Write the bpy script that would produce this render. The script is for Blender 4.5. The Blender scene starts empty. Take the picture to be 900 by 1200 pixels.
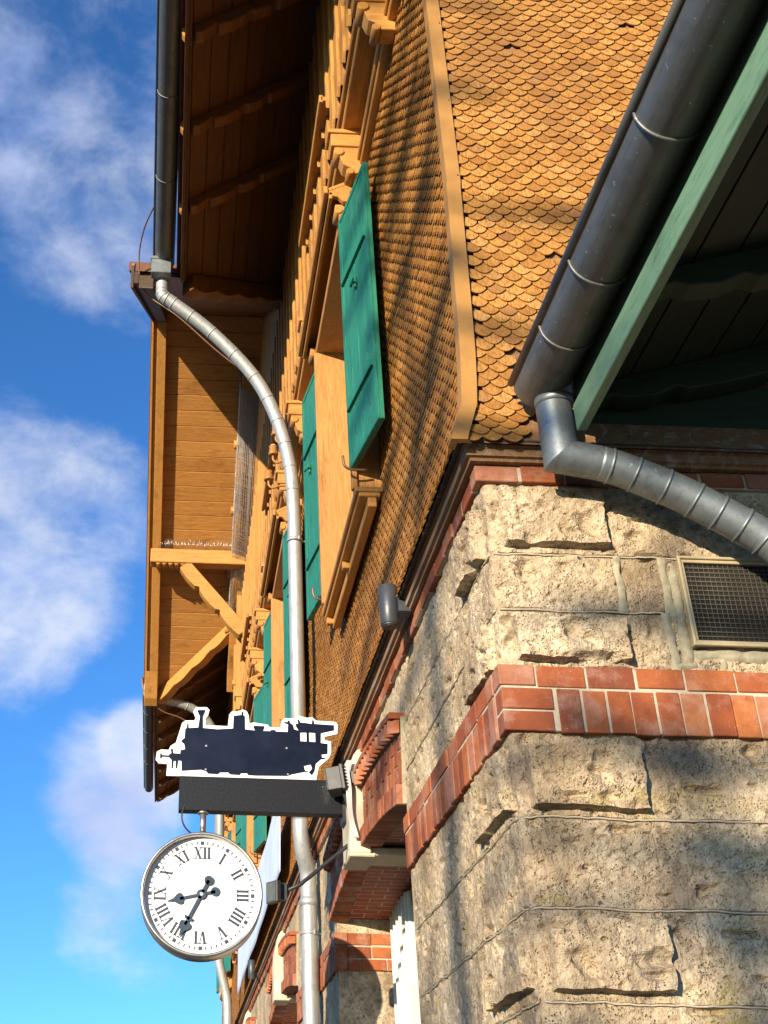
import bpy, math, random
import numpy as np
from mathutils import Vector, noise

RND = random.Random(7)
rad = math.radians
scene = bpy.context.scene
COL = scene.collection

# ------------------------------------------------------------------ mesh builder
class MB:
    def __init__(s):
        s.v = []; s.f = []; s.m = []; s.s = []
    def add(s, vs, fs, mi=0, smooth=False):
        b = len(s.v)
        s.v.extend([tuple(p) for p in vs])
        for f in fs:
            s.f.append([i + b for i in f]); s.m.append(mi); s.s.append(smooth)
    def box(s, x0, y0, z0, x1, y1, z1, mi=0):
        x0, x1 = min(x0, x1), max(x0, x1); y0, y1 = min(y0, y1), max(y0, y1); z0, z1 = min(z0, z1), max(z0, z1)
        vs = [(x0,y0,z0),(x1,y0,z0),(x1,y1,z0),(x0,y1,z0),(x0,y0,z1),(x1,y0,z1),(x1,y1,z1),(x0,y1,z1)]
        s.add(vs, [(0,3,2,1),(4,5,6,7),(0,1,5,4),(1,2,6,5),(2,3,7,6),(3,0,4,7)], mi)
    def obox(s, c, a, b, d, mi=0):
        c, a, b, d = Vector(c), Vector(a), Vector(b), Vector(d)
        vs = [c+i*a+j*b+k*d for k in (-1,1) for j in (-1,1) for i in (-1,1)]
        fs = [(0,2,3,1),(4,5,7,6),(0,1,5,4),(1,3,7,5),(3,2,6,7),(2,0,4,6)]
        if a.cross(b).dot(d) < 0: fs = [f[::-1] for f in fs]
        s.add(vs, fs, mi)
    def beam(s, p, q, w, h, up=(0,0,1), mi=0):
        p, q = Vector(p), Vector(q); d = (q-p); l = d.length; d.normalize()
        side = d.cross(Vector(up)).normalized(); u = side.cross(d)
        s.obox((p+q)/2, d*(l/2), side*(w/2), u*(h/2), mi)
    def prism(s, pts, vec, mi=0, smooth=False):
        pts = [Vector(p) for p in pts]; vec = Vector(vec); n = len(pts)
        nrm = Vector((0,0,0))
        for i in range(n): nrm += pts[i].cross(pts[(i+1) % n])
        if nrm.dot(vec) > 0: pts = pts[::-1]
        b = len(s.v)
        s.v.extend([tuple(p) for p in pts] + [tuple(p+vec) for p in pts])
        s.f.append([b+i for i in range(n)]); s.m.append(mi); s.s.append(False)
        s.f.append([b+n+i for i in range(n)][::-1]); s.m.append(mi); s.s.append(False)
        for i in range(n):
            j = (i+1) % n
            s.f.append([b+j, b+i, b+n+i, b+n+j]); s.m.append(mi); s.s.append(smooth)
    def tube(s, path, r, n=14, mi=0, caps=True, smooth=True):
        path = [Vector(p) for p in path]; m = len(path)
        rr = r if isinstance(r, (list, tuple)) else [r]*m
        b = len(s.v); prev = None
        for i, p in enumerate(path):
            t = (path[min(i+1, m-1)] - path[max(i-1, 0)]).normalized()
            if prev is None:
                a = Vector((0,0,1)) if abs(t.z) < .9 else Vector((1,0,0))
                u = t.cross(a).normalized()
            else:
                u = (prev - t*prev.dot(t)).normalized()
            prev = u; w = t.cross(u)
            for k in range(n):
                an = 2*math.pi*k/n
                s.v.append(tuple(p + (u*math.cos(an) + w*math.sin(an))*rr[i]))
        for i in range(m-1):
            for k in range(n):
                k2 = (k+1) % n
                s.f.append([b+i*n+k, b+i*n+k2, b+(i+1)*n+k2, b+(i+1)*n+k]); s.m.append(mi); s.s.append(smooth)
        if caps:
            s.f.append([b+k for k in range(n)][::-1]); s.m.append(mi); s.s.append(False)
            s.f.append([b+(m-1)*n+k for k in range(n)]); s.m.append(mi); s.s.append(False)
    def sheet(s, fn, us, vs, mi=0, smooth=True, flip=False):
        b = len(s.v); nu, nv = len(us), len(vs)
        for v in vs:
            for u in us: s.v.append(tuple(fn(u, v)))
        for j in range(nv-1):
            for i in range(nu-1):
                f = [b+j*nu+i, b+j*nu+i+1, b+(j+1)*nu+i+1, b+(j+1)*nu+i]
                s.f.append(f[::-1] if flip else f); s.m.append(mi); s.s.append(smooth)
    def build(s, name, mats, parent=None, label=None, bevel=0.0):
        me = bpy.data.meshes.new(name)
        o = bpy.data.objects.new(name, me)
        off = Vector((0,0,0))
        q = parent
        while q is not None:
            off += q.location; q = q.parent
        vs = [tuple(Vector(p) - off) for p in s.v] if off.length else s.v
        me.from_pydata(vs, [], s.f)
        for m in (mats if isinstance(mats, (list, tuple)) else [mats]): me.materials.append(m)
        me.polygons.foreach_set('material_index', s.m)
        me.polygons.foreach_set('use_smooth', s.s)
        me.update()
        COL.objects.link(o)
        if parent is not None: o.parent = parent
        if label: o['label'] = label
        if bevel:
            b = o.modifiers.new('edge', 'BEVEL'); b.width = bevel; b.segments = 1; b.limit_method = 'ANGLE'; b.angle_limit = rad(40)
        return o

def thing(name, label, cat, loc=(0,0,0), group=None):
    o = bpy.data.objects.new(name, None); COL.objects.link(o)
    o.location = loc; o.empty_display_size = .1
    o['label'] = label; o['category'] = cat
    if group: o['group'] = group
    return o
def tag(o, label, cat, group=None):
    o['label'] = label; o['category'] = cat
    if group: o['group'] = group
    return o
def copy_tree(o, parent=None):
    c = o.copy(); COL.objects.link(c); c.parent = parent
    for ch in list(o.children): copy_tree(ch, c)
    return c
def lerp(a, b, t): return a + (b-a)*t
def spline(pts, n=8):
    pts = [Vector(p) for p in pts]; out = []
    P = [pts[0]*2-pts[1]] + pts + [pts[-1]*2-pts[-2]]
    for i in range(1, len(P)-2):
        for k in range(n):
            t = k/n
            a, b, c, d = P[i-1], P[i], P[i+1], P[i+2]
            out.append(.5*((2*b) + (c-a)*t + (2*a-5*b+4*c-d)*t*t + (3*b-a-3*c+d)*t**3))
    out.append(pts[-1]); return out

# ------------------------------------------------------------------ materials
def newmat(name):
    m = bpy.data.materials.new(name); m.use_nodes = True
    nt = m.node_tree; b = nt.nodes['Principled BSDF']
    return m, nt, b
def N(nt, typ, **kw):
    n = nt.nodes.new(typ)
    for k, v in kw.items():
        if k in n.inputs: n.inputs[k].default_value = v
        else: setattr(n, k, v)
    return n
def L(nt, a, b): nt.links.new(a, b)
def coords(nt, scale=(1,1,1), loc=(0,0,0), rot=(0,0,0)):
    tc = N(nt, 'ShaderNodeTexCoord'); mp = N(nt, 'ShaderNodeMapping')
    mp.inputs['Scale'].default_value = scale; mp.inputs['Location'].default_value = loc; mp.inputs['Rotation'].default_value = rot
    L(nt, tc.outputs['Object'], mp.inputs['Vector']); return mp.outputs['Vector']
def noise_t(nt, vec, scale, detail=4, rough=.55, dist=0):
    n = N(nt, 'ShaderNodeTexNoise', Scale=scale, Detail=detail, Roughness=rough, Distortion=dist)
    L(nt, vec, n.inputs['Vector']); return n.outputs['Fac']
def ramp(nt, fac, stops):
    r = N(nt, 'ShaderNodeValToRGB'); e = r.color_ramp.elements
    while len(e) < len(stops): e.new(.5)
    for k, (p, c) in enumerate(stops):
        e[k].position = p; e[k].color = (*c, 1) if len(c) == 3 else c
    L(nt, fac, r.inputs['Fac']); return r.outputs['Color']
def mixc(nt, fac, a, b, mode='MIX'):
    m = N(nt, 'ShaderNodeMix', data_type='RGBA', blend_type=mode)
    for sock, v in ((m.inputs[0], fac), (m.inputs[6], a), (m.inputs[7], b)):
        if hasattr(v, 'links'): L(nt, v, sock)
        elif isinstance(v, (int, float)): sock.default_value = v
        else: sock.default_value = (*v, 1)
    return m.outputs[2]
def bump(nt, b, h, strength=.3, dist=.01):
    n = N(nt, 'ShaderNodeBump', Strength=strength, Distance=dist)
    L(nt, h, n.inputs['Height']); L(nt, n.outputs['Normal'], b.inputs['Normal']); return n
def math_n(nt, op, a, b=None):
    m = N(nt, 'ShaderNodeMath', operation=op)
    for i, v in enumerate((a, b)):
        if v is None: continue
        if hasattr(v, 'links'): L(nt, v, m.inputs[i])
        else: m.inputs[i].default_value = v
    return m.outputs[0]
BW = ((0,0,0), (1,1,1))

def mat_simple(name, col, rough=.5, metal=0, var=.15, scale=8, bstr=.1, bdist=.003):
    m, nt, b = newmat(name); v = coords(nt)
    f = noise_t(nt, v, scale, 6, .6)
    c = mixc(nt, ramp(nt, f, ((.3, BW[0]), (.7, BW[1]))), [x*(1-var) for x in col], [min(1, x*(1+var)) for x in col])
    L(nt, c, b.inputs['Base Color'])
    r = N(nt, 'ShaderNodeMapRange'); r.inputs[3].default_value = max(0, rough-.1); r.inputs[4].default_value = min(1, rough+.12)
    L(nt, f, r.inputs[0]); L(nt, r.outputs[0], b.inputs['Roughness'])
    b.inputs['Metallic'].default_value = metal
    bump(nt, b, noise_t(nt, v, scale*9, 4), bstr, bdist)
    return m
def mat_wood(name, light, dark, axis='Z', rough=.55, worn=None, wornamt=.5, per=True):
    m, nt, b = newmat(name)
    sc = {'X': (.6, 9, 9), 'Y': (9, .6, 9), 'Z': (9, 9, .6)}[axis]
    v = coords(nt, sc); v1 = coords(nt)
    g = noise_t(nt, v, 3.2, 8, .62, .6)
    c = mixc(nt, ramp(nt, g, ((.32, BW[0]), (.62, BW[1]))), dark, light)
    big = noise_t(nt, v1, 1.7, 4, .6)
    c = mixc(nt, ramp(nt, big, ((.35, BW[0]), (.75, (.45,.45,.45)))), c, [x*.62 for x in light])
    if per:
        ge = N(nt, 'ShaderNodeNewGeometry')
        c = mixc(nt, .38, c, ramp(nt, ge.outputs['Random Per Island'], ((0, dark), (1, light))))
    fine = noise_t(nt, v, 11, 6, .7, .3)
    c = mixc(nt, ramp(nt, fine, ((.34, (.55,.55,.55)), (.52, BW[0]))), c, [x*.5 for x in dark])
    gr = noise_t(nt, coords(nt, tuple(.35+.5*q/9 for q in sc), (4,7,1)), 4.5, 7, .7)
    c = mixc(nt, ramp(nt, gr, ((.54, BW[0]), (.70, (.55,.55,.55)))), c, [x*.42 for x in dark])
    if worn:
        w = noise_t(nt, v, 1.6, 8, .7, 1.0)
        c = mixc(nt, ramp(nt, w, ((wornamt, BW[0]), (wornamt+.12, BW[1]))), c, worn)
    L(nt, c, b.inputs['Base Color']); b.inputs['Roughness'].default_value = rough
    b.inputs['Specular IOR Level'].default_value = .35
    bump(nt, b, math_n(nt, 'ADD', g, math_n(nt, 'MULTIPLY', fine, .6)), .45, .005)
    return m

OCH_L, OCH_D = (.52,.255,.064), (.32,.14,.032)
M = {}
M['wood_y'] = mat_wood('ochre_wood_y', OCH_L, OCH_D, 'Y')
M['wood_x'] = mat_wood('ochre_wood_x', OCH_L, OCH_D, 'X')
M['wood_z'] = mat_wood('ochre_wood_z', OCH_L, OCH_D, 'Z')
M['soffit'] = mat_wood('shaded_soffit_wood', (.150,.062,.018), (.070,.029,.009), 'Y')  # ochre wood darkened: eave shade put into the colour
M['soffit_x'] = mat_wood('shaded_soffit_wood_x', (.22,.09,.024), (.12,.046,.012), 'X')  # rafter wood, darkened for the same eave shade
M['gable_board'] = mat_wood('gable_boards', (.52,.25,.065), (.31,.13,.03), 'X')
M['jamb'] = mat_wood('pale_wood', (.50,.24,.068), (.33,.145,.036), 'Z')
M['worn'] = mat_wood('worn_wood', (.30,.16,.07), (.17,.085,.04), 'Y', .7, (.33,.27,.22), .53)
M['grey_wood'] = mat_wood('grey_wood', (.42,.36,.30), (.30,.20,.11), 'Z', .8)
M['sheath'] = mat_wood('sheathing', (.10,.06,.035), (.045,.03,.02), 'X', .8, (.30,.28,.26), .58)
M['teal'] = mat_wood('teal_paint', (.027,.215,.135), (.017,.15,.105), 'Z', .45, (.06,.27,.18), .60, per=False)
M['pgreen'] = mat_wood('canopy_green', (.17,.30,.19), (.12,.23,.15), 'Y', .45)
M['dgreen'] = mat_wood('canopy_green_shaded', (.018,.030,.011), (.011,.018,.007), 'Y', .6)  # canopy green darkened: underside shade put into the colour
M['dgreen_x'] = mat_wood('canopy_green_shaded_x', (.030,.048,.018), (.018,.029,.011), 'X', .6)  # rafter green, darkened for the same underside shade

def mat_shingle():
    m, nt, b = newmat('larch_shingle'); v = coords(nt)
    ge = N(nt, 'ShaderNodeNewGeometry'); ri = ge.outputs['Random Per Island']
    c = ramp(nt, ri, ((0, (.31,.138,.028)), (.35, (.40,.192,.043)), (.7, (.45,.225,.053)), (.93, (.49,.265,.076)), (1, (.23,.105,.035))))
    g = noise_t(nt, coords(nt, (30, 30, 3)), 4, 6, .6)
    c = mixc(nt, ramp(nt, g, ((.36, (.75,.75,.75)), (.58, BW[0]))), c, (.19,.075,.017))
    big = noise_t(nt, v, 1.1, 5, .6)
    c = mixc(nt, ramp(nt, big, ((.45, BW[0]), (.68, (.65,.65,.65)))), c, (.20,.088,.026))
    wh = noise_t(nt, v, 9, 6, .7)
    c = mixc(nt, ramp(nt, wh, ((.64, BW[0]), (.76, (.4,.4,.4)))), c, (.40,.32,.22))
    L(nt, c, b.inputs['Base Color']); b.inputs['Roughness'].default_value = .6; b.inputs['Specular IOR Level'].default_value = .3
    bump(nt, b, g, .3, .003); return m
M['shingle'] = mat_shingle()

def mat_stone(name, tint=(1,1,1)):
    m, nt, b = newmat(name); v = coords(nt)
    t = lambda c: [a*k for a, k in zip(c, tint)]
    f1 = noise_t(nt, v, 2.2, 8, .6)
    c = ramp(nt, f1, ((.30, t((.24,.18,.115))), (.44, t((.46,.36,.24))), (.64, t((.68,.565,.40)))))
    f2 = noise_t(nt, v, 28, 6, .65)
    c = mixc(nt, ramp(nt, f2, ((.34, (.8,.8,.8)), (.56, BW[0]))), c, t((.27,.195,.12)))
    lich = noise_t(nt, coords(nt, (1,1,2.2), (3,1,7)), 2.6, 6, .6)
    c = mixc(nt, ramp(nt, lich, ((.60, BW[0]), (.70, (.6,.6,.6)))), c, t((.42,.33,.115)))
    soot = noise_t(nt, coords(nt, (1,1,.6), (9,4,2)), 3.4, 8, .7)
    c = mixc(nt, ramp(nt, soot, ((.52, BW[0]), (.68, (.8,.8,.8)))), c, t((.15,.125,.105)))
    vo = N(nt, 'ShaderNodeTexVoronoi', Scale=80.0, Randomness=1.0); wv = N(nt, 'ShaderNodeVectorMath', operation='ADD')
    nn = N(nt, 'ShaderNodeTexNoise', Scale=30.0, Detail=3.0); L(nt, v, nn.inputs['Vector'])
    sc = N(nt, 'ShaderNodeVectorMath', operation='SCALE'); sc.inputs['Scale'].default_value = .03
    L(nt, nn.outputs['Color'], sc.inputs[0]); L(nt, v, wv.inputs[0]); L(nt, sc.outputs[0], wv.inputs[1]); L(nt, wv.outputs[0], vo.inputs['Vector'])
    pitmask = noise_t(nt, v, 11, 5, .7)
    pit = math_n(nt, 'MULTIPLY', ramp(nt, vo.outputs['Distance'], ((.12, BW[1]), (.34, BW[0]))), ramp(nt, pitmask, ((.46, BW[0]), (.62, BW[1]))))
    vo2 = N(nt, 'ShaderNodeTexVoronoi', Scale=24.0, Randomness=1.0); L(nt, wv.outputs[0], vo2.inputs['Vector'])
    pit2 = math_n(nt, 'MULTIPLY', ramp(nt, vo2.outputs['Distance'], ((.14, BW[1]), (.34, BW[0]))), ramp(nt, noise_t(nt, coords(nt, (1,1,1), (4,8,2)), 8, 5, .7), ((.57, BW[0]), (.66, BW[1]))))
    pit = math_n(nt, 'MAXIMUM', pit, pit2)
    c = mixc(nt, math_n(nt, 'MULTIPLY', pit, .70), c, t((.11,.082,.055)))
    L(nt, c, b.inputs['Base Color']); b.inputs['Roughness'].default_value = .92; b.inputs['Specular IOR Level'].default_value = .15
    h = math_n(nt, 'SUBTRACT', math_n(nt, 'ADD', math_n(nt, 'MULTIPLY', f2, 1.3), noise_t(nt, v, 95, 4, .6)), math_n(nt, 'MULTIPLY', pit, 1.6))
    bump(nt, b, h, 1.0, .012)
    return m
M['stone'] = mat_stone('tuff_stone', (1.01,.99,.97))
M['keystone'] = mat_simple('keystone_plaster', (.58,.50,.36), .8, 0, .22, 4, .25, .004)
M['mortar'] = mat_simple('mortar', (.42,.36,.27), .95, 0, .18, 30, .5, .004)
M['mortar_dark'] = mat_simple('mortar_dark', (.31,.275,.19), .95, 0, .25, 30, .5, .004)

def mat_brick(name='red_brick', k=.84):
    m, nt, b = newmat(name); v = coords(nt)
    ge = N(nt, 'ShaderNodeNewGeometry'); ri = ge.outputs['Random Per Island']
    c = ramp(nt, ri, ((0, (.21*k,.060*k,.030*k)), (.3, (.31*k,.086*k,.034*k)), (.65, (.39*k,.115*k,.040*k)), (.85, (.46*k,.16*k,.055*k)), (1, (.36*k,.17*k,.12*k))))
    f = noise_t(nt, v, 14, 6, .65)
    c = mixc(nt, ramp(nt, f, ((.3, (.5,.5,.5)), (.6, BW[0]))), c, (.20*k,.05*k,.03*k))
    e = noise_t(nt, v, 4.5, 6, .7)
    c = mixc(nt, ramp(nt, e, ((.50, BW[0]), (.70, (.6,.6,.6)))), c, (.42,.28,.22))
    c = mixc(nt, ramp(nt, noise_t(nt, coords(nt, (1,1,1), (6,2,9)), 6, 7, .7), ((.56, BW[0]), (.68, (.6,.6,.6)))), c, (.09,.035,.022))
    s = noise_t(nt, v, 130, 2, .5)
    c = mixc(nt, ramp(nt, s, ((.70, BW[0]), (.75, (.7,.7,.7)))), c, (.55,.42,.33))
    L(nt, c, b.inputs['Base Color']); b.inputs['Roughness'].default_value = .8; b.inputs['Specular IOR Level'].default_value = .2
    bump(nt, b, math_n(nt, 'ADD', f, noise_t(nt, v, 60, 4)), .4, .005); return m
M['brick'] = mat_brick()

def mat_zinc(name, c0, c1, rough, metal=.85, axis=(6,.5,6)):
    m, nt, b = newmat(name); v = coords(nt)
    f = noise_t(nt, coords(nt, axis), 2.5, 8, .65); f2 = noise_t(nt, v, 6, 8, .65)
    c = mixc(nt, f, c0, c1)
    c = mixc(nt, ramp(nt, f2, ((.52, BW[0]), (.68, (.45,.45,.45)))), c, [x*.62 for x in c0])
    st = noise_t(nt, coords(nt, tuple(q*2.2 for q in axis), (2,5,3)), 3.2, 8, .75)
    c = mixc(nt, ramp(nt, st, ((.50, BW[0]), (.66, (.6,.6,.6)))), c, [x*.5+.02 for x in c0])
    sp = noise_t(nt, v, 45, 3, .5)
    c = mixc(nt, ramp(nt, sp, ((.68, BW[0]), (.73, (.5,.5,.5)))), c, (.5,.5,.48))
    L(nt, c, b.inputs['Base Color']); b.inputs['Metallic'].default_value = metal
    r = N(nt, 'ShaderNodeMapRange'); r.inputs[3].default_value = rough-.08; r.inputs[4].default_value = rough+.16
    L(nt, f2, r.inputs[0]); L(nt, r.outputs[0], b.inputs['Roughness'])
    bump(nt, b, noise_t(nt, v, 9, 3), .08, .006); return m
M['zinc'] = mat_zinc('zinc_pipe', (.33,.355,.37), (.47,.49,.50), .52, .55, (6,6,.5))
M['zinc_old'] = mat_zinc('weathered_zinc', (.16,.185,.20), (.25,.28,.29), .46, .65)
M['zinc_gutter'] = mat_zinc('dark_zinc_gutter', (.105,.11,.11), (.18,.18,.172), .46, .6)
M['steel'] = mat_simple('brushed_steel', (.50,.47,.44), .34, .9, .12, 12, .04)
M['iron'] = mat_simple('dark_iron', (.035,.037,.042), .5, .4, .25, 20, .15)
M['beam'] = mat_simple('black_sign_paint', (.010,.011,.015), .45, .1, .35, 60, .12)
M['navy'] = mat_simple('navy_paint', (.003,.006,.019), .36, 0, .3, 6, .05)
for k_ in ('navy', 'beam'): M[k_].node_tree.nodes['Principled BSDF'].inputs['Specular IOR Level'].default_value = .22
M['white'] = mat_simple('white_paint', (.82,.81,.77), .45, 0, .05, 8, .05)
M['frame_white'] = mat_simple('aged_white_paint', (.58,.55,.47), .55, 0, .12, 5, .08)
M['dial'] = mat_simple('dial_white', (.70,.70,.69), .45, 0, .03, 3, .0)
M['ink'] = mat_simple('dial_ink', (.022,.032,.058), .45, 0, .1, 8, .0)
M['hand'] = mat_simple('clock_hand', (.022,.040,.065), .4, .1, .1, 8, .0)
M['lampgrey'] = mat_simple('anthracite_paint', (.055,.062,.072), .42, .3, .1, 14, .05)
M['plastic'] = mat_simple('dark_plastic', (.03,.03,.032), .5, 0, .2, 14, .05)
M['frame_beige'] = mat_simple('beige_metal', (.44,.36,.22), .5, .2, .15, 12, .1)
M['mesh_wire'] = mat_simple('wire_mesh', (.15,.125,.08), .5, .4, .15, 20, .1)
M['black'] = mat_simple('dark_void', (.012,.011,.010), .9, 0, .2, 5, .0)
M['banner'] = mat_simple('pale_blue_cloth', (.50,.58,.82), .6, 0, .10, 2.5, .1)
M['ceramic'] = mat_wood('brown_ceramic', (.42,.20,.055), (.30,.13,.035), 'Z', .35)
M['ceramic_top'] = mat_simple('pale_ceramic', (.62,.60,.55), .35)
M['copper_wire'] = mat_simple('old_copper_wire', (.22,.13,.075), .5, .5)
M['net'] = mat_simple('bird_net_wire', (.42,.42,.42), .45, .4, .1, 8, 0)
M['tile'] = mat_simple('roof_tile', (.16,.07,.04), .8, 0, .3, 5, .3)
M['bark'] = mat_simple('bark', (.075,.06,.058), .9, 0, .3, 8, .5)
M['cable'] = mat_simple('white_cable', (.55,.53,.48), .5, 0, .1, 8, 0)
M['lens'] = mat_simple('lamp_glass', (.07,.08,.085), .15, .2, .2, 20, .05)

def mat_arch_soffit():
    m, nt, b = newmat('soffit_brick'); tc = N(nt, 'ShaderNodeTexCoord')
    br = N(nt, 'ShaderNodeTexBrick', Scale=1.0)
    br.inputs['Color1'].default_value = (.36,.085,.04,1); br.inputs['Color2'].default_value = (.22,.045,.022,1); br.inputs['Mortar'].default_value = (.42,.36,.28,1)
    br.inputs['Brick Width'].default_value = .23; br.inputs['Row Height'].default_value = .088; br.inputs['Mortar Size'].default_value = .006
    L(nt, tc.outputs['Object'], br.inputs['Vector'])
    f = noise_t(nt, tc.outputs['Object'], 14, 5)
    L(nt, mixc(nt, ramp(nt, f, ((.35, (.5,.5,.5)), (.6, BW[0]))), br.outputs['Color'], (.15,.04,.025)), b.inputs['Base Color'])
    b.inputs['Roughness'].default_value = .7
    bump(nt, b, br.outputs['Fac'], -.6, .006); return m
M['arch_soffit'] = mat_arch_soffit()

def mat_ground():
    m, nt, b = newmat('platform_paving'); v = coords(nt)
    br = N(nt, 'ShaderNodeTexBrick', Scale=1.0)
    br.inputs['Color1'].default_value = (.10,.095,.085,1); br.inputs['Color2'].default_value = (.07,.067,.06,1); br.inputs['Mortar'].default_value = (.04,.04,.036,1)
    br.inputs['Brick Width'].default_value = .4; br.inputs['Row Height'].default_value = .4; br.inputs['Mortar Size'].default_value = .008
    L(nt, v, br.inputs['Vector'])
    L(nt, mixc(nt, ramp(nt, noise_t(nt, v, .8, 8), ((.3, (.4,.4,.4)), (.7, BW[0]))), br.outputs['Color'], (.05,.048,.04)), b.inputs['Base Color'])
    b.inputs['Roughness'].default_value = .9; return m
M['ground'] = mat_ground()

# ------------------------------------------------------------------ ground
g = MB(); g.sheet(lambda u, v: (u, v, 0), np.linspace(-400, 400, 9), np.linspace(-400, 400, 9), smooth=False)
go = g.build('ground', M['ground']); go['kind'] = 'structure'

# ================================================================== STATION BUILDING
B = thing('station_building', 'old railway station with orange shingled upper storey above a rough stone and red brick base', 'building')
ZT = 4.705                                   # top of stone
JZ = [4.32, 4.03, 3.07, 2.70, 2.343, 1.97, 1.60, 1.2, .8, .4]
BZ0, BZ1 = 3.437, 3.745
def rough(p, amp):
    p = Vector(p)
    a = noise.fractal(p*4.5, 1.0, 2.0, 3)*.60 + noise.fractal(p*15+Vector((5,2,9)), .9, 2.1, 4)*.52
    r = noise.noise(p*5+Vector((3,7,1)))
    pit = -max(0, noise.noise(Vector((p.x*30, p.y*44, p.z*30)))-.22)*2.3 if r > .02 else 0
    big = -max(0, noise.noise(Vector((p.x*9, p.y*17, p.z*9))+Vector((1,9,4)))-.30)*4.5
    return amp*(a + pit + 1.3*big)
def axis_lines(lo, hi, step, cuts, eps=.004):
    s = set(np.round(np.linspace(lo, hi, max(2, int((hi-lo)/step)+1)), 4))
    for c in cuts:
        s = {q for q in s if abs(q-c) > eps*1.7}
        s |= {round(c-eps, 4), round(c+eps, 4)}
    return sorted(q for q in s if lo-1e-6 <= q <= hi+1e-6)
# raised blocks per face: (u0, u1, z0, z1, height)
RB_R = [(.075,.56,4.36,4.66,.058), (.075,.575,3.775,3.985,.058), (.06,.545,3.105,3.375,.058), (.06,.535,2.385,2.655,.058), (.06,.55,1.65,1.93,.058)]
RB_L = [(.08,.50,4.335,4.60,.06), (.08,.52,3.755,3.985,.05), (.07,.60,3.115,3.385,.05), (.05,.65,2.40,2.655,.05), (.06,.6,1.65,1.93,.05)]
RJ = [(.59,.60,4.04,4.31), (.80,.815,4.04,4.31), (.78,.79,3.76,4.02), (.56,.562,2.71,3.06), (.67,.673,2.36,2.69)]  # vertical joints on the right face
LJ = [(1.22,1.226,4.04,4.31), (.95,.956,3.76,4.02), (1.55,1.556,2.71,3.06), (1.05,1.056,2.36,2.69), (1.7,1.706,4.33,4.69), (1.35,1.356,3.08,3.42)]
def height(u, z, blocks, vj, seed, amp=.015):
    h = 0.0
    for (u0,u1,z0,z1,d) in blocks:
        if u0 < u < u1 and z0 < z < z1:
            # ragged right end
            h = max(h, d*(1+.18*noise.fractal(Vector((u*5, z*6, seed)), 1, 2, 3)) - .11*max(0, noise.noise(Vector((u*7.5, z*11, seed+3)))-.22))
    h += rough((u, z, seed), amp)
    for jz in JZ:
        if abs(z-jz) < .006: h = -.010
    for (a,b_,z0,z1) in vj:
        if a-.002 < u < b_+.002 and z0 < z < z1: h = min(h, -.007)
    return h
def warp(u, z, k=1.0):
    f = min(1, max(0, (u-.0)/.06))
    return (u + f*k*(.010*noise.noise(Vector((u*7, z*9, 2))) + .005*noise.noise(Vector((u*31, z*33, 6)))),
            z + k*(.010*noise.noise(Vector((u*6, z*6, 8))) + .005*noise.noise(Vector((u*29, z*31, 3)))))
sw = MB()
cutsz = [q for b_ in RB_R for q in (b_[2], b_[3])] + JZ
us = axis_lines(0, 1.7, .0095, [q for b_ in RB_R for q in b_[:2]] + [q for j in RJ for q in j[:2]], .003)
us = [u for u in us] + [2.2, 3.2, 4.5]
zs = [0, .8, 1.6] + axis_lines(2.0, ZT, .0092, [c for c in cutsz if c > 2.05], .003)
def fR(u, z):
    if BZ0 <= z <= BZ1: return (u, .004, z)
    h = height(u, z, RB_R, RJ, 0.0)
    if u < .05: h = h*(u/.05) - .012*(1-u/.05)**2
    w = warp(u, z) if 2.0 < z < ZT-.01 and u < 1.69 else (u, z)
    return (max(w[0], 0) + (0.012 if u <= 0 else 0), -h, w[1])
sw.sheet(fR, us, zs, 0, smooth=False)
cutsl = [q for b_ in RB_L for q in (b_[2], b_[3])] + JZ
ul = axis_lines(0, 2.38, .0125, [q for b_ in RB_L for q in b_[:2]] + [q for j in LJ for q in j[:2]], .003)
zl = [0, .8, 1.6] + axis_lines(2.0, ZT, .0115, [c for c in cutsl if c > 2.05], .003)
def fL(u, z):
    if BZ0 <= z <= BZ1: return (.004, u, z)
    h = height(u, z, RB_L, LJ, 5.0, .012)
    if u < .05: h = h*(u/.05) - .012*(1-u/.05)**2
    if u > 2.34: h *= (2.38-u)/.04
    w = warp(u, z) if 2.0 < z < ZT-.01 and u < 2.36 else (u, z)
    return (-h, max(w[0], 0) + (0.012 if u <= 0 else 0), w[1])
sw.sheet(fL, ul, zl, 0, smooth=False, flip=True)
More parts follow.
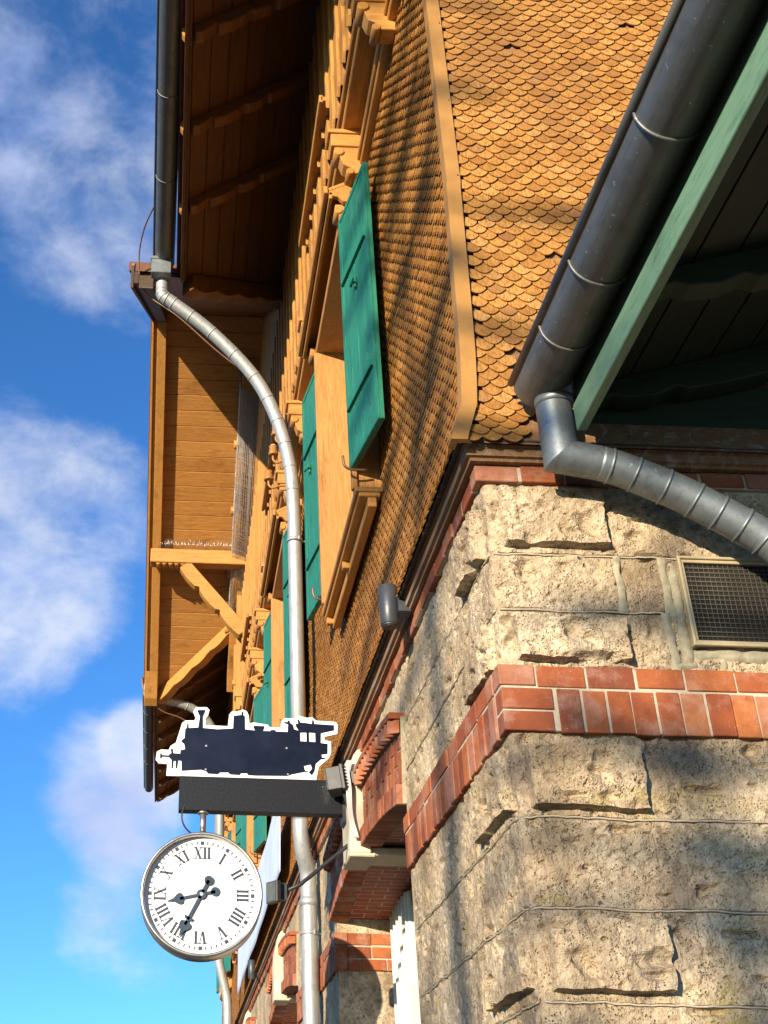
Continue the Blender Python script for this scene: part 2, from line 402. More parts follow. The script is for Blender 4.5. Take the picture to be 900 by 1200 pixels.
# far piers, lintel stones and reveals
YC = [4.115, 10.95, 17.8, 24.6]; HW = 1.735; XR = .56
INT = lambda y, yc: 3.985 - 10.1 + math.sqrt(10.1**2 - (y-yc)**2)       # segmental intrados
def fF(u, z):
    return (-rough((u*.8, z, 5.0), .012) + (.010 if min(abs(z-j) for j in JZ) < .012 else 0), u, z)
edges = [2.38] + [q for yc in YC for q in (yc-HW, yc+HW)][1:] + [30.0]
for k in range(1, len(edges)-1, 2):
    st = .035 if k == 1 else .12
    sw.sheet(fF, list(np.arange(edges[k], edges[k+1]-.02, st)) + [edges[k+1]], [0, 1, 2] + axis_lines(2.05, ZT, .03 if k == 1 else .08, [j for j in JZ if j > 2.2], .013), 0, flip=True)
for i, yc in enumerate(YC):
    ys = list(np.linspace(yc-HW, yc+HW, 90 if i == 0 else 24))
    sw.sheet(lambda u, v: fF(u, lerp(INT(u, yc)+.50, ZT, v)), ys, np.linspace(0, 1, 14 if i == 0 else 4), 0, flip=True)
    for ye, fl in ((yc-HW, False), (yc+HW, True)):      # reveals
        n = 36 if i == 0 else 6
        sw.sheet(lambda u, v: (u, ye + (-1 if fl else 1)*rough((u+3, v, ye), .010)*(1 if u > .01 else 0), v), np.linspace(0, XR+.06, n), [0, 1, 1.9] + list(np.linspace(2.0, 3.9, 90 if i == 0 else 10)), 0, flip=not fl)
sw.build('stone_wall', [M['stone']], B)
# mortar joints on the near stonework, standing slightly proud in the grooves
mo = MB()
def ribbon(face, u0, u1, z, w=.0075, step=.03, mi=0):
    n = int((u1-u0)/step)+2
    pts = []
    for k in range(n):
        u = lerp(u0, u1, k/(n-1)); dz = warp(u, z)[1] - z
        out = -.001 + .008*noise.noise(Vector((u*9, z*9, 8)))
        pts.append(((u, -out, z+dz) if face == 'R' else (-out, u, z+dz)))
    mo.tube(pts, w, 6, mi)
for z in JZ:
    if z < 1.9: continue
    ribbon('R', .02, 1.75, z, .0040)
    if z > 4: ribbon('L', .02, .12, z, .006)
    else: ribbon('L', .02, 2.3, z, .0045, mi=1)
ribbon('L', .12, 2.3, 4.32, .004, mi=1); ribbon('L', .12, 2.3, 4.03, .004, mi=1)
for (a, b_, z0, z1) in RJ[:3]:
    pts = [((a+b_)/2 + .010*noise.noise(Vector((z*9, a, 4))), -.004, z) for z in np.linspace(z0, z1, 10)]
    mo.sheet(lambda u, v: (u*(.020+.010*noise.noise(Vector((u*2, v*11, a))))+(a+b_)/2+.014*noise.noise(Vector((v*9, a, 4))), -.007-.005*(1-u*u)-rough((u*.03+a, v, 3), .004), v), np.linspace(-1, 1, 6), np.linspace(z0-.01, z1+.01, 24), 2)
# pointing smeared round the vent
for (x0, z0, x1, z1) in ((.775,3.755,.90,3.79), (.825,3.765,.88,4.31), (.79,4.00,.885,4.05), (.875,3.80,1.5,3.862), (.985,3.745,1.025,3.82), (1.20,3.745,1.24,3.82)):
    nx, nz = max(3, int((x1-x0)/.015)), max(3, int((z1-z0)/.015))
    mo.sheet(lambda u, v: (u + .010*noise.noise(Vector((u*15, v*15, 1))), -.013 - rough((u, v, 3), .006) + .02*((abs(2*(u-x0)/(x1-x0)-1))**6 + (abs(2*(v-z0)/(z1-z0)-1))**6), v + .010*noise.noise(Vector((u*15, v*15, 7)))), np.linspace(x0, x1, nx+2), np.linspace(z0, z1, nz+2), 2)
mo.build('mortar_joint', [M['mortar'], M['mortar_dark'], M['mortar_dark']], B)

# ---- brick band
def brick(mb, lo, hi, mi=0):
    j = lambda: RND.uniform(-.0042, .0042)
    mb.box(lo[0]+j(), lo[1]+j(), lo[2]+j(), hi[0]+j(), hi[1]+j(), hi[2]+j(), mi)
bb = MB(); P0 = .026; J = .011
bb.box(-.020, -.019, BZ0+.004, 4.5, .1, BZ1-.004, 1); bb.box(-.0205, -.0185, BZ0+.0041, .1, 2.376, BZ1-.0041, 1)
zr = (BZ0, BZ0+.093, BZ0+.104, BZ0+.197, BZ0+.210, BZ1)
brick(bb, (-P0,-P0,zr[4]), (.135,.085,zr[5]))
x = .147
while x < 3.2: brick(bb, (x,-P0,zr[4]), (x+.210,.085,zr[5])); x += .2215
for a in (0, 2): brick(bb, (-P0,-P0,zr[a]), (.19+RND.uniform(0,.015),.085,zr[a+1]))
x = .222
while x < 3.2: brick(bb, (x,-P0,zr[0]), (x+.100,.085,zr[3])); x += .1105
y = .097; first = True
while y < 2.36:
    w = .10 if first else .210; w = min(w, 2.376-y)
    brick(bb, (-P0,y,zr[4]), (.085,y+w,zr[5])); y += w+.0115; first = False
y = .097
while y < 2.36: brick(bb, (-P0,y,zr[0]), (.085,min(y+.10, 2.376),zr[3])); y += .1105
bb.build('brick_band', [M['brick'], M['mortar']], B, bevel=.003)
for k in range(1, len(edges)-1, 2):     # the band on each far pier and in the reveal of its opening
    fb = MB()
    y0, y1 = edges[k], edges[k+1]
    fb.box(-.016, y0+.01, BZ0+.004, .1, y1-.01, BZ1-.004, 1)
    y = y0 - P0
    while y < y1-.03:
        brick(fb, (-P0,y,zr[4]), (.085,min(y+.21,y1),zr[5])); y += .2215
    y = y0 - P0
    while y < y1-.03:
        brick(fb, (-P0,y,zr[0]), (.085,min(y+.10,y1),zr[3])); y += .1105
    # reveal face of the pier, facing the platform end
    fb.box(.088, y0-.014, BZ0+.004, XR+.05, y0+.05, BZ1-.004, 1)
    for r, (a, c) in enumerate(((0,1), (2,3), (4,5))):
        x = .088 + (0 if r != 1 else -.0)
        w0 = .10 if r == 0 else .2
        while x < XR:
            w = w0; w0 = .215
            brick(fb, (x,y0-P0,zr[a]), (min(x+w,XR+.05),y0+.06,zr[c])); x += w+.011
    fb.build('brick_band', [M['brick'], M['mortar']], B, bevel=.003)
# ---- thin brick course under the cornice
bc = MB(); z0, z1 = ZT+.002, 4.793
bc.box(-.024, -.024, z0, 4.5, .1, z1-.002, 1); bc.box(-.0241, -.0239, z0+.0003, .1, 30, z1-.0023, 1)
brick(bc, (-.030,-.030,z0), (.175,.085,z1)); x = .188
while x < 3.3: brick(bc, (x,-.030,z0), (x+.21,.085,z1)); x += .2215
y = .097
while y < 29: brick(bc, (-.030,y,z0), (.085,y+.21,z1)); y += .2215
bc.build('brick_course', [M['brick'], M['mortar']], B, bevel=.004)
# ---- wooden cornice
co = MB()
prof = [(0,4.797),(.058,4.797),(.062,4.812),(.080,4.816),(.084,4.862),(.094,4.868),(.094,4.875),(0,4.875)]
def cornice(p):
    out, z = p
    return [(4.5,-out,z), (-out,-out,z), (-out,30,z)]
rows = [cornice(p) for p in prof]
for i in range(len(rows)):
    a, b_ = rows[i], rows[(i+1) % len(rows)]
    for k in range(2):
        co.add([a[k], b_[k], b_[k+1], a[k+1]], [(0,1,2,3)], 0)
co.build('cornice', [M['worn']], B)

# ---- brick arches with keystones
def arch(i, yc):
    n = 29
    mb = MB(); Rr = 10.1; zc = 3.985-Rr; amax = math.asin(HW/Rr)
    def at(x, a, r): return (x, yc + r*math.sin(a), zc + r*math.cos(a))
    def wedge(a0, a1, r0, r1, x0, x1, mi=0):
        vs = [at(x, a, r) for x in (x0, x1) for (a, r) in ((a0,r0),(a1,r0),(a1,r1),(a0,r1))]
        mb.add(vs, [(0,1,2,3),(7,6,5,4),(0,4,5,1),(1,5,6,2),(2,6,7,3),(3,7,4,0)], mi)
    for k in range(n):
        a0 = lerp(-amax, amax, k/n); a1 = lerp(-amax, amax, (k+1)/n) ; e = .0005
        jt = RND.uniform(-.003, .003)
        wedge(a0+e, a1-e, Rr, Rr+.125, -.062+jt, .10)
        wedge(a0+e, a1-e, Rr+.132, Rr+.245, -.030+jt, .10) if k % 2 else wedge(a0+e, a1-e, Rr+.132, Rr+.335, -.030+jt, .10)
        wedge(a0+e, a1-e, Rr+.256, Rr+.435, -.030+jt, .10) if k % 2 else wedge(a0+e, a1-e, Rr+.346, Rr+.435, -.030+jt, .10)
        am = (a0+a1)/2                                    # dog-tooth hood course
        vs = [at(-.03,a0,Rr+.445), at(-.03,a1,Rr+.445), at(-.10,am,Rr+.445), at(-.03,a0,Rr+.53), at(-.03,a1,Rr+.53), at(-.10,am,Rr+.53)]
        mb.add(vs, [(0,2,1),(3,4,5),(0,3,5,2),(2,5,4,1),(0,1,4,3)], 0)
        wedge(a0+e, a1-e, Rr+.535, Rr+.575, -.095, .08)
    for k in range(12):
        a0 = lerp(-amax, amax, k/12); a1 = lerp(-amax, amax, (k+1)/12)
        wedge(a0, a1, Rr+.004, Rr+.55, -.022, .09, 1)
    # soffit behind the arch ring
    mb.sheet(lambda u, v: (v, yc + (Rr-.02)*math.sin(u), zc + (Rr+.03)*math.cos(u)), np.linspace(-amax, amax, 24), [.09, XR+.08], 2, smooth=False)
    mb.build('brick_arch', [M['brick'], M['mortar_dark'], M['arch_soffit']], B, bevel=.003 if i < 2 else 0)
    ks = MB()
    pr = [(-.135,3.93),(-.135,4.35),(-.125,4.50),(-.10,4.60),(-.085,4.68),(-.05,4.73),(.02,4.735),(.02,3.93)]
    for (y0, y1) in ((yc-.20, yc+.20),):
        ks.prism([(x, y0, z) for x, z in pr], (0, y1-y0, 0))
    ks.box(.02, yc-.16, 3.93, XR+.04, yc+.16, 3.99)
    ks.box(-.148, yc-.215, 3.905, .05, yc+.215, 3.93)
    ks.build('keystone', [M['keystone']], B, bevel=.010)
    # white window set back in the opening
    wf = MB(); xf = XR-.05
    for q in (.06, .20, .34, .48, .62, .76):
        wf.box(xf-.035, yc+HW-q-.05, 0, xf+.02, yc+HW-q+.02, 3.93); wf.box(xf-.055, yc+HW-q-.020, 0, xf+.02, yc+HW-q+.0, 3.93)
    for (ya, yb) in ((yc-HW, yc-HW+.10), (yc+HW-.86, yc+HW), (yc-.06, yc+.06)):
        wf.box(xf, ya, 0, xf+.10, yb, 3.93); wf.box(xf-.03, ya+.03, 0, xf+.01, yb-.03, 3.93)
    wf.box(xf-.05, yc-HW, 2.66, xf+.08, yc+HW, 2.75); wf.box(xf-.02, yc-HW, 2.75, xf+.08, yc+HW, 2.80); wf.box(xf, yc-HW, 3.80, xf+.08, yc+HW, 3.95)
    f = wf.build('window_frame', [M['frame_white']], B, bevel=.006)
    pn = MB(); pn.box(xf+.04, yc-HW, 0, xf+.05, yc+HW, 3.98); pn.build('pane', [M['black']], f)
for i, yc in enumerate(YC): arch(i, yc)
blk = MB(); blk.box(XR+.15, .3, 0, XR+.2, 29, 4.7); blk.build('inner_wall', [M['black']], B)

# ---- upper wall: backing, shingles, corner board
def kof(z):
    pts = [(4.855,.135),(5.10,.052),(5.13,.044),(5.5,.016),(5.9,.004),(6.7,-.018),(8.4,-.012),(12.5,-.012)]
    if z <= pts[0][0]: return pts[0][1]
    for (a, ka), (b_, kb) in zip(pts, pts[1:]):
        if z <= b_:
            t = (z-a)/(b_-a); return lerp(ka, kb, t)
    return pts[-1][1]
bk = MB(); zz = list(np.linspace(4.86, 12.3, 40)); zlo = list(np.linspace(4.86, 6.22, 12)); zhi = list(np.linspace(9.03, 12.3, 12))
WINS = [3.525, 8.97, 14.4, 19.85, 25.3]             # centres of the upper windows
ye_ = 0.0
for wc in WINS:
    bk.sheet(lambda u, z: (-kof(z)+.012, u, z), [ye_, wc-.90], zz, 0, flip=True)
    for q in (zlo, zhi): bk.sheet(lambda u, z: (-kof(z)+.012, u, z), [wc-.90, wc+.95], q, 0, flip=True)
    ye_ = wc+.95
bk.sheet(lambda u, z: (-kof(z)+.012, u, z), [ye_, 30], zz, 0, flip=True)
bk.box(-.12, -.12, 4.876, .6, 30, 4.884); bk.box(.6, -.12, 4.876, 5, .6, 4.884); bk.box(.5, .5, 4.9, .52, 30, 12)
bk.sheet(lambda u, z: (u, -kof(z)+.012, z), [0, 2, 5], zz, 1)
bk.build('upper_wall', [M['sheath'], M['worn']], B)
PITCH, SW = .0495, .101
def shingles(face, u0, u1, z0, z1, hole, seg):
    mb = MB(); r = 0; z = z0
    while z < z1:
        u = u0 + (SW/2 if r % 2 else 0)
        while u < u1:
            uu = u + RND.uniform(-.004, .004); rot = RND.gauss(0, .045); zb = z + RND.uniform(-.003, .003); w = SW-.004+RND.uniform(-.002, .002)
            if not hole(uu, zb):
                tilt = RND.uniform(-.003, .003); lift = RND.uniform(0, .003); drop = .036
                outl = []
                for k in range(seg+1):
                    t = -1 + 2*k/seg
                    outl.append((uu + t*w/2, zb + drop*(1-math.cos(t*1.25))/(1-math.cos(1.25))))
                front = [(a, b_) for a, b_ in outl] + [(uu+w/2, zb+PITCH*1.75), (uu-w/2, zb+PITCH*1.75)]
                def P(a, b_, back):
                    hgt = (b_-zb)/(PITCH*1.75)
                    o = lerp(.0165+lift, .002, hgt) + tilt*(a-uu)/w*2*(1-hgt) + (-.008 if back else 0)
                    kk = kof(b_) + o
                    b2 = b_ + (a-uu)*rot
                    return (-kk, a, b2) if face == 'L' else (a, -kk, b2)
                vs = [P(a, b_, False) for a, b_ in front] + [P(a, b_, True) for a, b_ in front[:seg+1]]
                n = seg+3
                top = list(range(n)); fs = [top if face == 'R' else top[::-1]]
                for k in range(seg):
                    q = (k, n+k, n+k+1, k+1)
                    fs.append(q if face == 'R' else q[::-1])
                mb.add(vs, fs, 0)
            u += SW
        z += PITCH; r += 1
    return mb
def hole_l(u, z):
    if u < -kof(z)+.045: return True
    return any(-.97 < u-w < 1.03 and 6.17 < z < 9.1 for w in WINS)
mbn = shingles('L', -.06, 7.2, 4.872, 9.31, hole_l, 6)
mbf = shingles('L', 7.2, 29.6, 4.872, 9.31, hole_l, 3)
for k, f in enumerate(mbf.f): mbn.f.append([i+len(mbn.v) for i in f]); mbn.m.append(0); mbn.s.append(False)
mbn.v.extend(mbf.v)
mbn.build('shingle_cladding', [M['shingle']], B, label='long side of weathered orange shingles streaked with branch shadows')
GAPS = {(round(a,1), round(b_,1)) for a, b_ in ()}
def hole_r(u, z):
    if u < -kof(z)+.055: return True
    if z < 5.40 and u > .235 + .014*math.sin(z*40): return True
    if 5.38 < z < 5.50 and u > .22 and noise.noise(Vector((u*12, z*12, 0))) > -.05: return True
    return noise.noise(Vector((u*9+3, z*11, 9))) > .60
shingles('R', -.06, 2.6, 4.855, 9.6, hole_r, 8).build('shingle_cladding', [M['shingle']], B, label='end wall of fish-scale shingles facing the viewer, a few missing')
cb = MB()
for (za, zb, ex) in ((4.845, 5.115, .010), (5.10, 6.72, .005), (6.70, 12.0, .0)):
    zz = list(np.linspace(za, zb, 10))
    def ring(z):
        o = kof(z) + .026 + ex
        return [(-o, -o+.085, z), (-o, -o, z), (-o+.080, -o, z)]
    cb.sheet(lambda u, z: ring(z)[int(u)], [0, 1, 2], zz, 0, smooth=False, flip=True)
    cb.add([ring(za)[0], ring(za)[1], ring(za)[2], (-kof(za)+.075, -kof(za), za), (-kof(za), -kof(za), za), (-kof(za), -kof(za)+.065, za)], [(0,1,4,5),(1,2,3,4)], 0)
for z in (4.93, 5.06, 5.22, 5.7, 6.25, 6.66, 6.78, 7.4, 8.1):
    o = kof(z)+.027
    cb.tube([(-o+.068, -o+.004, z), (-o+.068, -o-.004, z)], .004, 8, 1)
cbm = mat_simple('ochre_metal_trim', (.36,.18,.042), .5, .1, .15, 5, .06)
cb.build('corner_board', [cbm, M['sheath']], B)

# ---- upper windows
def shutter(parent, hinge, free, z0, z1, outward):
    h = Vector((*hinge, 0)); fr = Vector((*free, 0)); d = (fr-h); w = d.length; d.normalize()
    n = Vector((d.y, -d.x, 0)); n = n if n.x*outward > 0 else -n
    up = Vector((0,0,1)); mb = MB(); T = .026
    def bx(a0, a1, b0, b1, t0, t1, mi=0):
        c = h + d*((a0+a1)/2) + up*((b0+b1)/2) + n*((t0+t1)/2)
        mb.obox(c, d*((a1-a0)/2), up*((b1-b0)/2), n*((t1-t0)/2), mi)
    H = z1-z0; nb = 4
    for k in range(nb): bx(w*k/nb+.008, w*(k+1)/nb-.008, z0, z1, -T, .016)
    bx(0, w, z0+.002, z1-.002, -T+.004, .004)
    bx(.004, .055, z0+.004, z1-.004, .010, .022); bx(w-.055, w-.004, z0+.004, z1-.004, .010, .022)
    for zc in (.22, .72):
        c = z0+H*zc; bx(.05, w-.05, c-.05, c+.05, .011, .034); bx(.05, w-.05, c-.052, c-.044, .034, .040)
    bx(.05, w-.05, z0+.003, z0+.05, .011, .022); bx(.05, w-.05, z1-.05, z1-.003, .011, .022)
    for zc in (.10, .88):                                 # cut-out hearts, dark through holes
        for k in (.25, .5, .75):
            c = h + d*(w*k) + up*(z0+H*(zc + .012*(k-.5))) + n*.0125
            pts = [c + d*(.017*math.sin(t)) + up*(.030*math.cos(t) - .012*abs(math.sin(t))) for t in np.linspace(0, 2*math.pi, 10)[:-1]]
            mb.prism(pts, n*.0012, 1)
    o = mb.build('shutter', [M['teal'], M['black']], parent, bevel=.004)
    lt = MB(); c = h + d*(w*.55) + up*(z0+H*.60) + n*.03
    lt.tube([c-up*.05, c, c+up*.05], .012, 8); lt.tube([c-d*.05+n*.02, c+d*.06+n*.035], .010, 8); lt.tube([c, c+n*.03], .014, 8)
    lt.build('latch', [M['teal']], o)
    hk = MB(); c = h + d*(.10) + up*(z0-.02) + n*.04
    hk.tube(spline([c-n*.12-up*.02, c-up*.03, c+n*.05, c+n*.06+up*.08], 4), .010, 7)
    hk.build('shutter_hook', [M['copper_wire']], o)
    return o
def window(yc):
    y0, y1 = yc-.925, yc+.925
    fr = MB()
    fr.box(-.20, y0, 6.22, .24, y0+.045, 9.02); fr.box(-.20, y1, 6.22, .24, y1+.05, 9.02); fr.box(-.20, y0, 8.98, .24, y1+.05, 9.06); fr.box(.0, y0, 6.18, .24, y1, 6.225)
    fr.box(-.215, y0-.03, 6.25, -.17, y0+.02, 9.0); fr.box(-.215, y1+.03, 6.25, -.17, y1+.09, 9.0)
    f = fr.build('window', [M['jamb']], B, bevel=.006)
    sa = MB(); ym = yc
    for (a, b_) in ((y0+.05, y0+.12), (ym-.06, ym+.06), (y1-.07, y1)): sa.box(.17, a, 6.25, .22, b_, 8.98)
    for z in (6.25, 8.1, 8.92): sa.box(.175, y0+.05, z, .22, y1, z+.06)
    sa.build('sash', [M['white']], f, bevel=.005)
    pn = MB(); pn.box(.195, y0+.05, 6.25, .20, y1, 8.98); pn.build('pane', [M['black']], f)
    si = MB()
    si.box(-.205, y0-.12, 6.175, 0, y1+.15, 6.215); si.box(-.18, y0-.11, 6.14, -.02, y1+.14, 6.175); si.box(-.115, y0-.10, 6.06, -.05, y1+.15, 6.14)
    for q in (yc, y1+.11): si.box(-.17, q-.03, 6.08, -.10, q+.03, 6.14)
    si.build('sill', [M['wood_y']], f, bevel=.006)
    ho = MB(); a, b_ = yc-1.0, yc+1.23
    ho.prism([(0, a, 9.42), (-.33, a, 9.235), (-.33, a, 9.195), (0, a, 9.375)], (0, b_-a, 0))
    ho.box(-.345, a-.02, 9.17, -.31, b_+.02, 9.25); ho.box(-.30, a, 9.13, -.27, b_, 9.20)
    ho.prism([(0, a, 9.375), (-.31, a, 9.205), (-.31, a, 9.17), (-.22, a, 9.15), (-.18, a, 9.10), (0, a, 9.10)], (0, .05, 0))
    ho.prism([(0, b_-.05, 9.375), (-.31, b_-.05, 9.205), (-.31, b_-.05, 9.17), (-.22, b_-.05, 9.15), (-.18, b_-.05, 9.10), (0, b_-.05, 9.10)], (0, .05, 0))
    for q in (a+.06, b_-.20):
        ho.prism([(0, q, 9.12), (-.24, q, 9.12), (-.25, q, 9.06), (-.19, q, 9.01), (-.17, q, 8.94), (-.10, q, 8.90), (-.09, q, 8.82), (0, q, 8.80)], (0, .14, 0))
        ho.tube([(-.215, q-.012, 9.045), (-.215, q+.152, 9.045)], .035, 10); ho.tube([(-.12, q-.012, 8.90), (-.12, q+.152, 8.90)], .03, 10)
    ho.build('hood', [M['wood_y']], f, bevel=.005)
    le = MB(); le.box(-.33, yc-.95, 10.40, -.05, yc+.95, 10.45); le.box(-.345, yc-.95, 10.38, -.31, yc+.95, 10.47)
    le.build('ledge', [M['wood_y']], f, bevel=.004)
    s1 = shutter(f, (-.205, y0-.01), (-.095, y0-.71), 6.41, 8.90, -1)
    s2 = shutter(f, (-.165, y1+.09), (-.25, y1+.74), 6.41, 8.90, -1)
for yc in WINS: window(yc)

# ---- carved frieze under the eaves
fz = MB()
fz.box(-.060, .10, 9.30, .02, 30, 9.36); fz.box(-.085, .10, 9.35, .02, 30, 9.39)
fz.box(-.045, .10, 9.385, .02, 30, 9.70)
fz.box(-.20, .10, 9.68, .02, 30, 9.78); fz.box(-.235, .10, 9.76, .02, 30, 9.82)
fz.build('frieze_rail', [M['wood_y']], B, bevel=.008)
fp = MB(); y = .1; k = 0
while y < 29.6:
    w = .165; zb = 9.86 + (.06 if k % 2 else 0); x0 = -.235 - (.022 if k % 2 else 0)
    pts = [(x0, y, 12.2), (x0, y, zb+.12), (x0, y+.02, zb+.07), (x0, y+w/2, zb), (x0, y+w-.02, zb+.07), (x0, y+w, zb+.12), (x0, y+w, 12.2)]
    fp.prism(pts, (.03, 0, 0)); 
    if k % 2 == 0: fp.prism([(-.285, y-.03, 10.42), (-.285, y+.0, 10.30), (-.285, y+.035, 10.42), (-.285, y+.035, 12.2), (-.285, y-.03, 12.2)], (.03, 0, 0))
    y += w+.012; k += 1
fp.build('frieze_boards', [M['wood_z']], B, bevel=.004)
CONS = sorted([.35, .95] + [w+s for w in WINS for s in (-1.16, 1.34, 2.80)])
for y in CONS:
    c = MB(); w = .085
    c.box(-.30, y-w, 9.50, .0, y+w, 9.68); c.box(-.325, y-w-.02, 9.64, .0, y+w+.02, 9.685)
    c.prism([(0, y-w*.8, 9.5), (-.27, y-w*.8, 9.5), (-.275, y-w*.8, 9.44), (-.23, y-w*.8, 9.40), (-.20, y-w*.8, 9.30), (-.13, y-w*.8, 9.26), (-.11, y-w*.8, 9.20), (0, y-w*.8, 9.20)], (0, w*1.6, 0))
    c.tube([(-.235, y-w, 9.44), (-.235, y+w, 9.44)], .045, 10); c.tube([(-.145, y-w*.9, 9.22), (-.145, y+w*.9, 9.22)], .035, 10)
    c.build('console', [M['wood_x']], B, bevel=.005)

# ---- main eaves: soffit boards, rafters, fascia, roof
SL = .70
def zs_(x): return 11.30 + SL*(x+1.55)
YA, ZA, MS = 12.3, 15.95, .746
def far_z(y): return ZA - MS*abs(y-YA)
def valley(x, side): return YA + side*(ZA-zs_(x))/MS
def eave(y0, y1, xe, side, nb=9):
    s = MB(); r = MB()
    ends = lambda x: (valley(x, side) if side > 0 else y0, y1 if side > 0 else valley(x, side))
    for k in range(nb):
        xa = xe+.10 + (1.75-.1)*k/nb + .006; xb = xe+.10 + (1.75-.1)*(k+1)/nb - .006
        a, b_ = ends(xa), ends(xb)
        s.prism([(xa, a[0], zs_(xa)), (xb, b_[0], zs_(xb)), (xb, b_[1], zs_(xb)), (xa, a[1], zs_(xa))], (0, 0, .03))
    a, b_ = ends(xe+.05), ends(.1)
    s.prism([(xe+.05, a[0], zs_(xe+.05)+.014), (.1, b_[0], zs_(.1)+.014), (.1, b_[1], zs_(.1)+.014), (xe+.05, a[1], zs_(xe+.05)+.014)], (0, 0, .04))
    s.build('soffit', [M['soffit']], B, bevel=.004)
    a, b_ = ends(xe-.02), ends(1.2)
    r.prism([(xe-.02, a[0], zs_(xe)+.05), (1.2, b_[0], zs_(1.2)+.06), (1.2, b_[1], zs_(1.2)+.06), (xe-.02, a[1], zs_(xe)+.05)], (0, 0, .12))
    r.build('roof', [M['tile']], B)
    f = MB(); f.box(xe+.03, y0, 11.20, xe+.07, y1, 11.44); f.box(xe+.07, y0, 11.23, xe+.095, y1, 11.32)
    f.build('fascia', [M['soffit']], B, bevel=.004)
    y = y0+.35
    while y < y1-.1:
        pts = []; x0 = xe+.10
        for x, d in ((0,.05),(.03,.12),(.10,.15),(.18,.125),(.22,.10),(.25,.15),(.38,.175),(.50,.165),(.56,.12),(.60,.16),(.74,.175),(.80,.12),(.84,.15),(1.62,.15)): pts.append((x0+x, y, zs_(x0+x)-d))
        pts += [(x0+1.62, y, zs_(x0+1.62)+.0), (x0, y, zs_(x0)+.0)]
        rf = MB(); rf.prism(pts, (0, .13, 0)); rf.build('rafter', [M['soffit_x']], B, bevel=.006)
        gb = MB(); gb.prism([(xe+.028, y+.02, 11.42), (xe+.00, y+.02, 11.40), (xe+.0, y+.02, 11.22), (xe+.028, y+.02, 11.17)], (0, .06, 0)); gb.build('gutter_bracket', [M['wood_z']], B)
        y += 1.13
    # carved valley rafter where the eave runs into the gable
    vb = MB(); pa = Vector((xe+.12, valley(xe+.12, side), zs_(xe+.12))); pb_ = Vector((-.05, valley(-.05, side), zs_(-.05)))
    n = 40; sd = (pb_-pa).cross(Vector((0,0,1))).normalized()*.10
    pts = [pa.lerp(pb_, k/n) - Vector((0,0,.20+.05*abs(math.sin(k*.40)))) for k in range(n+1)] + [pb_+Vector((0,0,.02)), pa+Vector((0,0,.02))]
    vb.prism([p-sd for p in pts], sd*2); vb.build('valley_rafter', [M['soffit_x'] if side < 0 else M['wood_x']], B, bevel=.008)  # near rafter takes the shade-darkened wood, far one the plain ochre
eave(-1.2, 6.02, -1.62, -1); eave(18.7, 26.4, -1.98, 1)

def gutter(mb, p, q, r, n=14, rim=1, bands=()):
    p, q = Vector(p), Vector(q); d = (q-p).normalized(); sd = Vector((d.y, -d.x, 0)); up = Vector((0,0,1))
    for rr, fl in ((r, False), (r-.006, True)):
        def fn(u, v): return p.lerp(q, v) + sd*(rr*math.cos(u)) - up*(rr*math.sin(u))
        mb.sheet(fn, np.linspace(0, math.pi, n), np.linspace(0, 1, 2), 0, flip=fl)
    for s_ in (1, -1):
        rad_ = r*.14 if s_ == -rim else r*.05
        mb.tube([p+sd*s_*(r+rad_*.6)+up*rad_, q+sd*s_*(r+rad_*.6)+up*rad_], rad_, 10)
    for e, vec in ((p, d*.004), (q, d*.004)):
        mb.prism([e + sd*(r*.99*math.cos(u)) - up*(r*.99*math.sin(u)) for u in np.linspace(0, math.pi, n)], vec)
    for t in bands:
        c = p.lerp(q, t)
        mb.tube([c + sd*((r+.004)*math.cos(u)) - up*((r+.004)*math.sin(u)) for u in np.linspace(-.25, math.pi+.25, n)], r*.06, 6)
def pipe(mb, pts, r, n=18, rings=()):
    mb.tube(pts, r, n)
    for (c, d, rr, w) in rings:
        c, d = Vector(c), Vector(d).normalized(); mb.tube([c-d*w/2, c+d*w/2], rr, n)
gm = MB(); gutter(gm, (-1.665,-1.2,11.40), (-1.79,5.95,11.40), .112, 16, 1, (.30, .47, .64, .80))
gm.build('gutter', [M['zinc_gutter']], B, label='dark half-round gutter along the upper eave')
gm = MB(); gutter(gm, (-2.10,18.7,11.40), (-2.17,26.3,11.40), .112, 12, 1, (.1,.25,.4,.55,.7))
gm.build('gutter', [M['zinc_gutter']], B)
# downpipe with swan neck, near
dp = MB(); R1 = .076
neck = spline([(-1.80,5.92,11.20),(-1.80,5.93,10.98),(-1.775,5.94,10.90),(-1.66,5.97,10.83),(-1.20,6.10,10.52),(-.70,6.25,10.02),(-.42,6.38,9.50),(-.27,6.5,8.95),(-.225,6.6,8.40)], 6)
pipe(dp, neck + [Vector((-.215,6.66,7.0)), Vector((-.205,6.72,4.95))], R1)
nlen = len(neck)
for k in range(6, nlen-2, 3):
    t = (neck[k+1]-neck[k-1]).normalized(); dp.tube([neck[k]-t*.008, neck[k]+t*.008], R1+.004, 18)
lowr = spline([(-.205,6.72,4.98),(-.203,6.73,4.86),(-.175,6.80,4.68),(-.125,6.90,4.52),(-.118,6.93,4.36)], 6)
pipe(dp, lowr + [Vector((-.118,6.93,2.5)), Vector((-.118,6.93,0.02))], R1+.003)
dp.tube([(-.206,6.715,5.30), (-.206,6.715,5.0)], R1+.005, 18); dp.tube([(-.118,6.93,4.28), (-.118,6.93,4.2)], R1+.007, 18)
hb = MB(); hb.box(-1.935, 5.74, 11.10, -1.70, 6.0, 11.34); hb.box(-1.945, 5.73, 11.30, -1.69, 6.01, 11.345); hb.build('hopper', [M['zinc_old']], B, bevel=.006)
d_ = dp.build('downpipe', [M['zinc']], B, label='long pale zinc downpipe swan-necked from the upper eave')
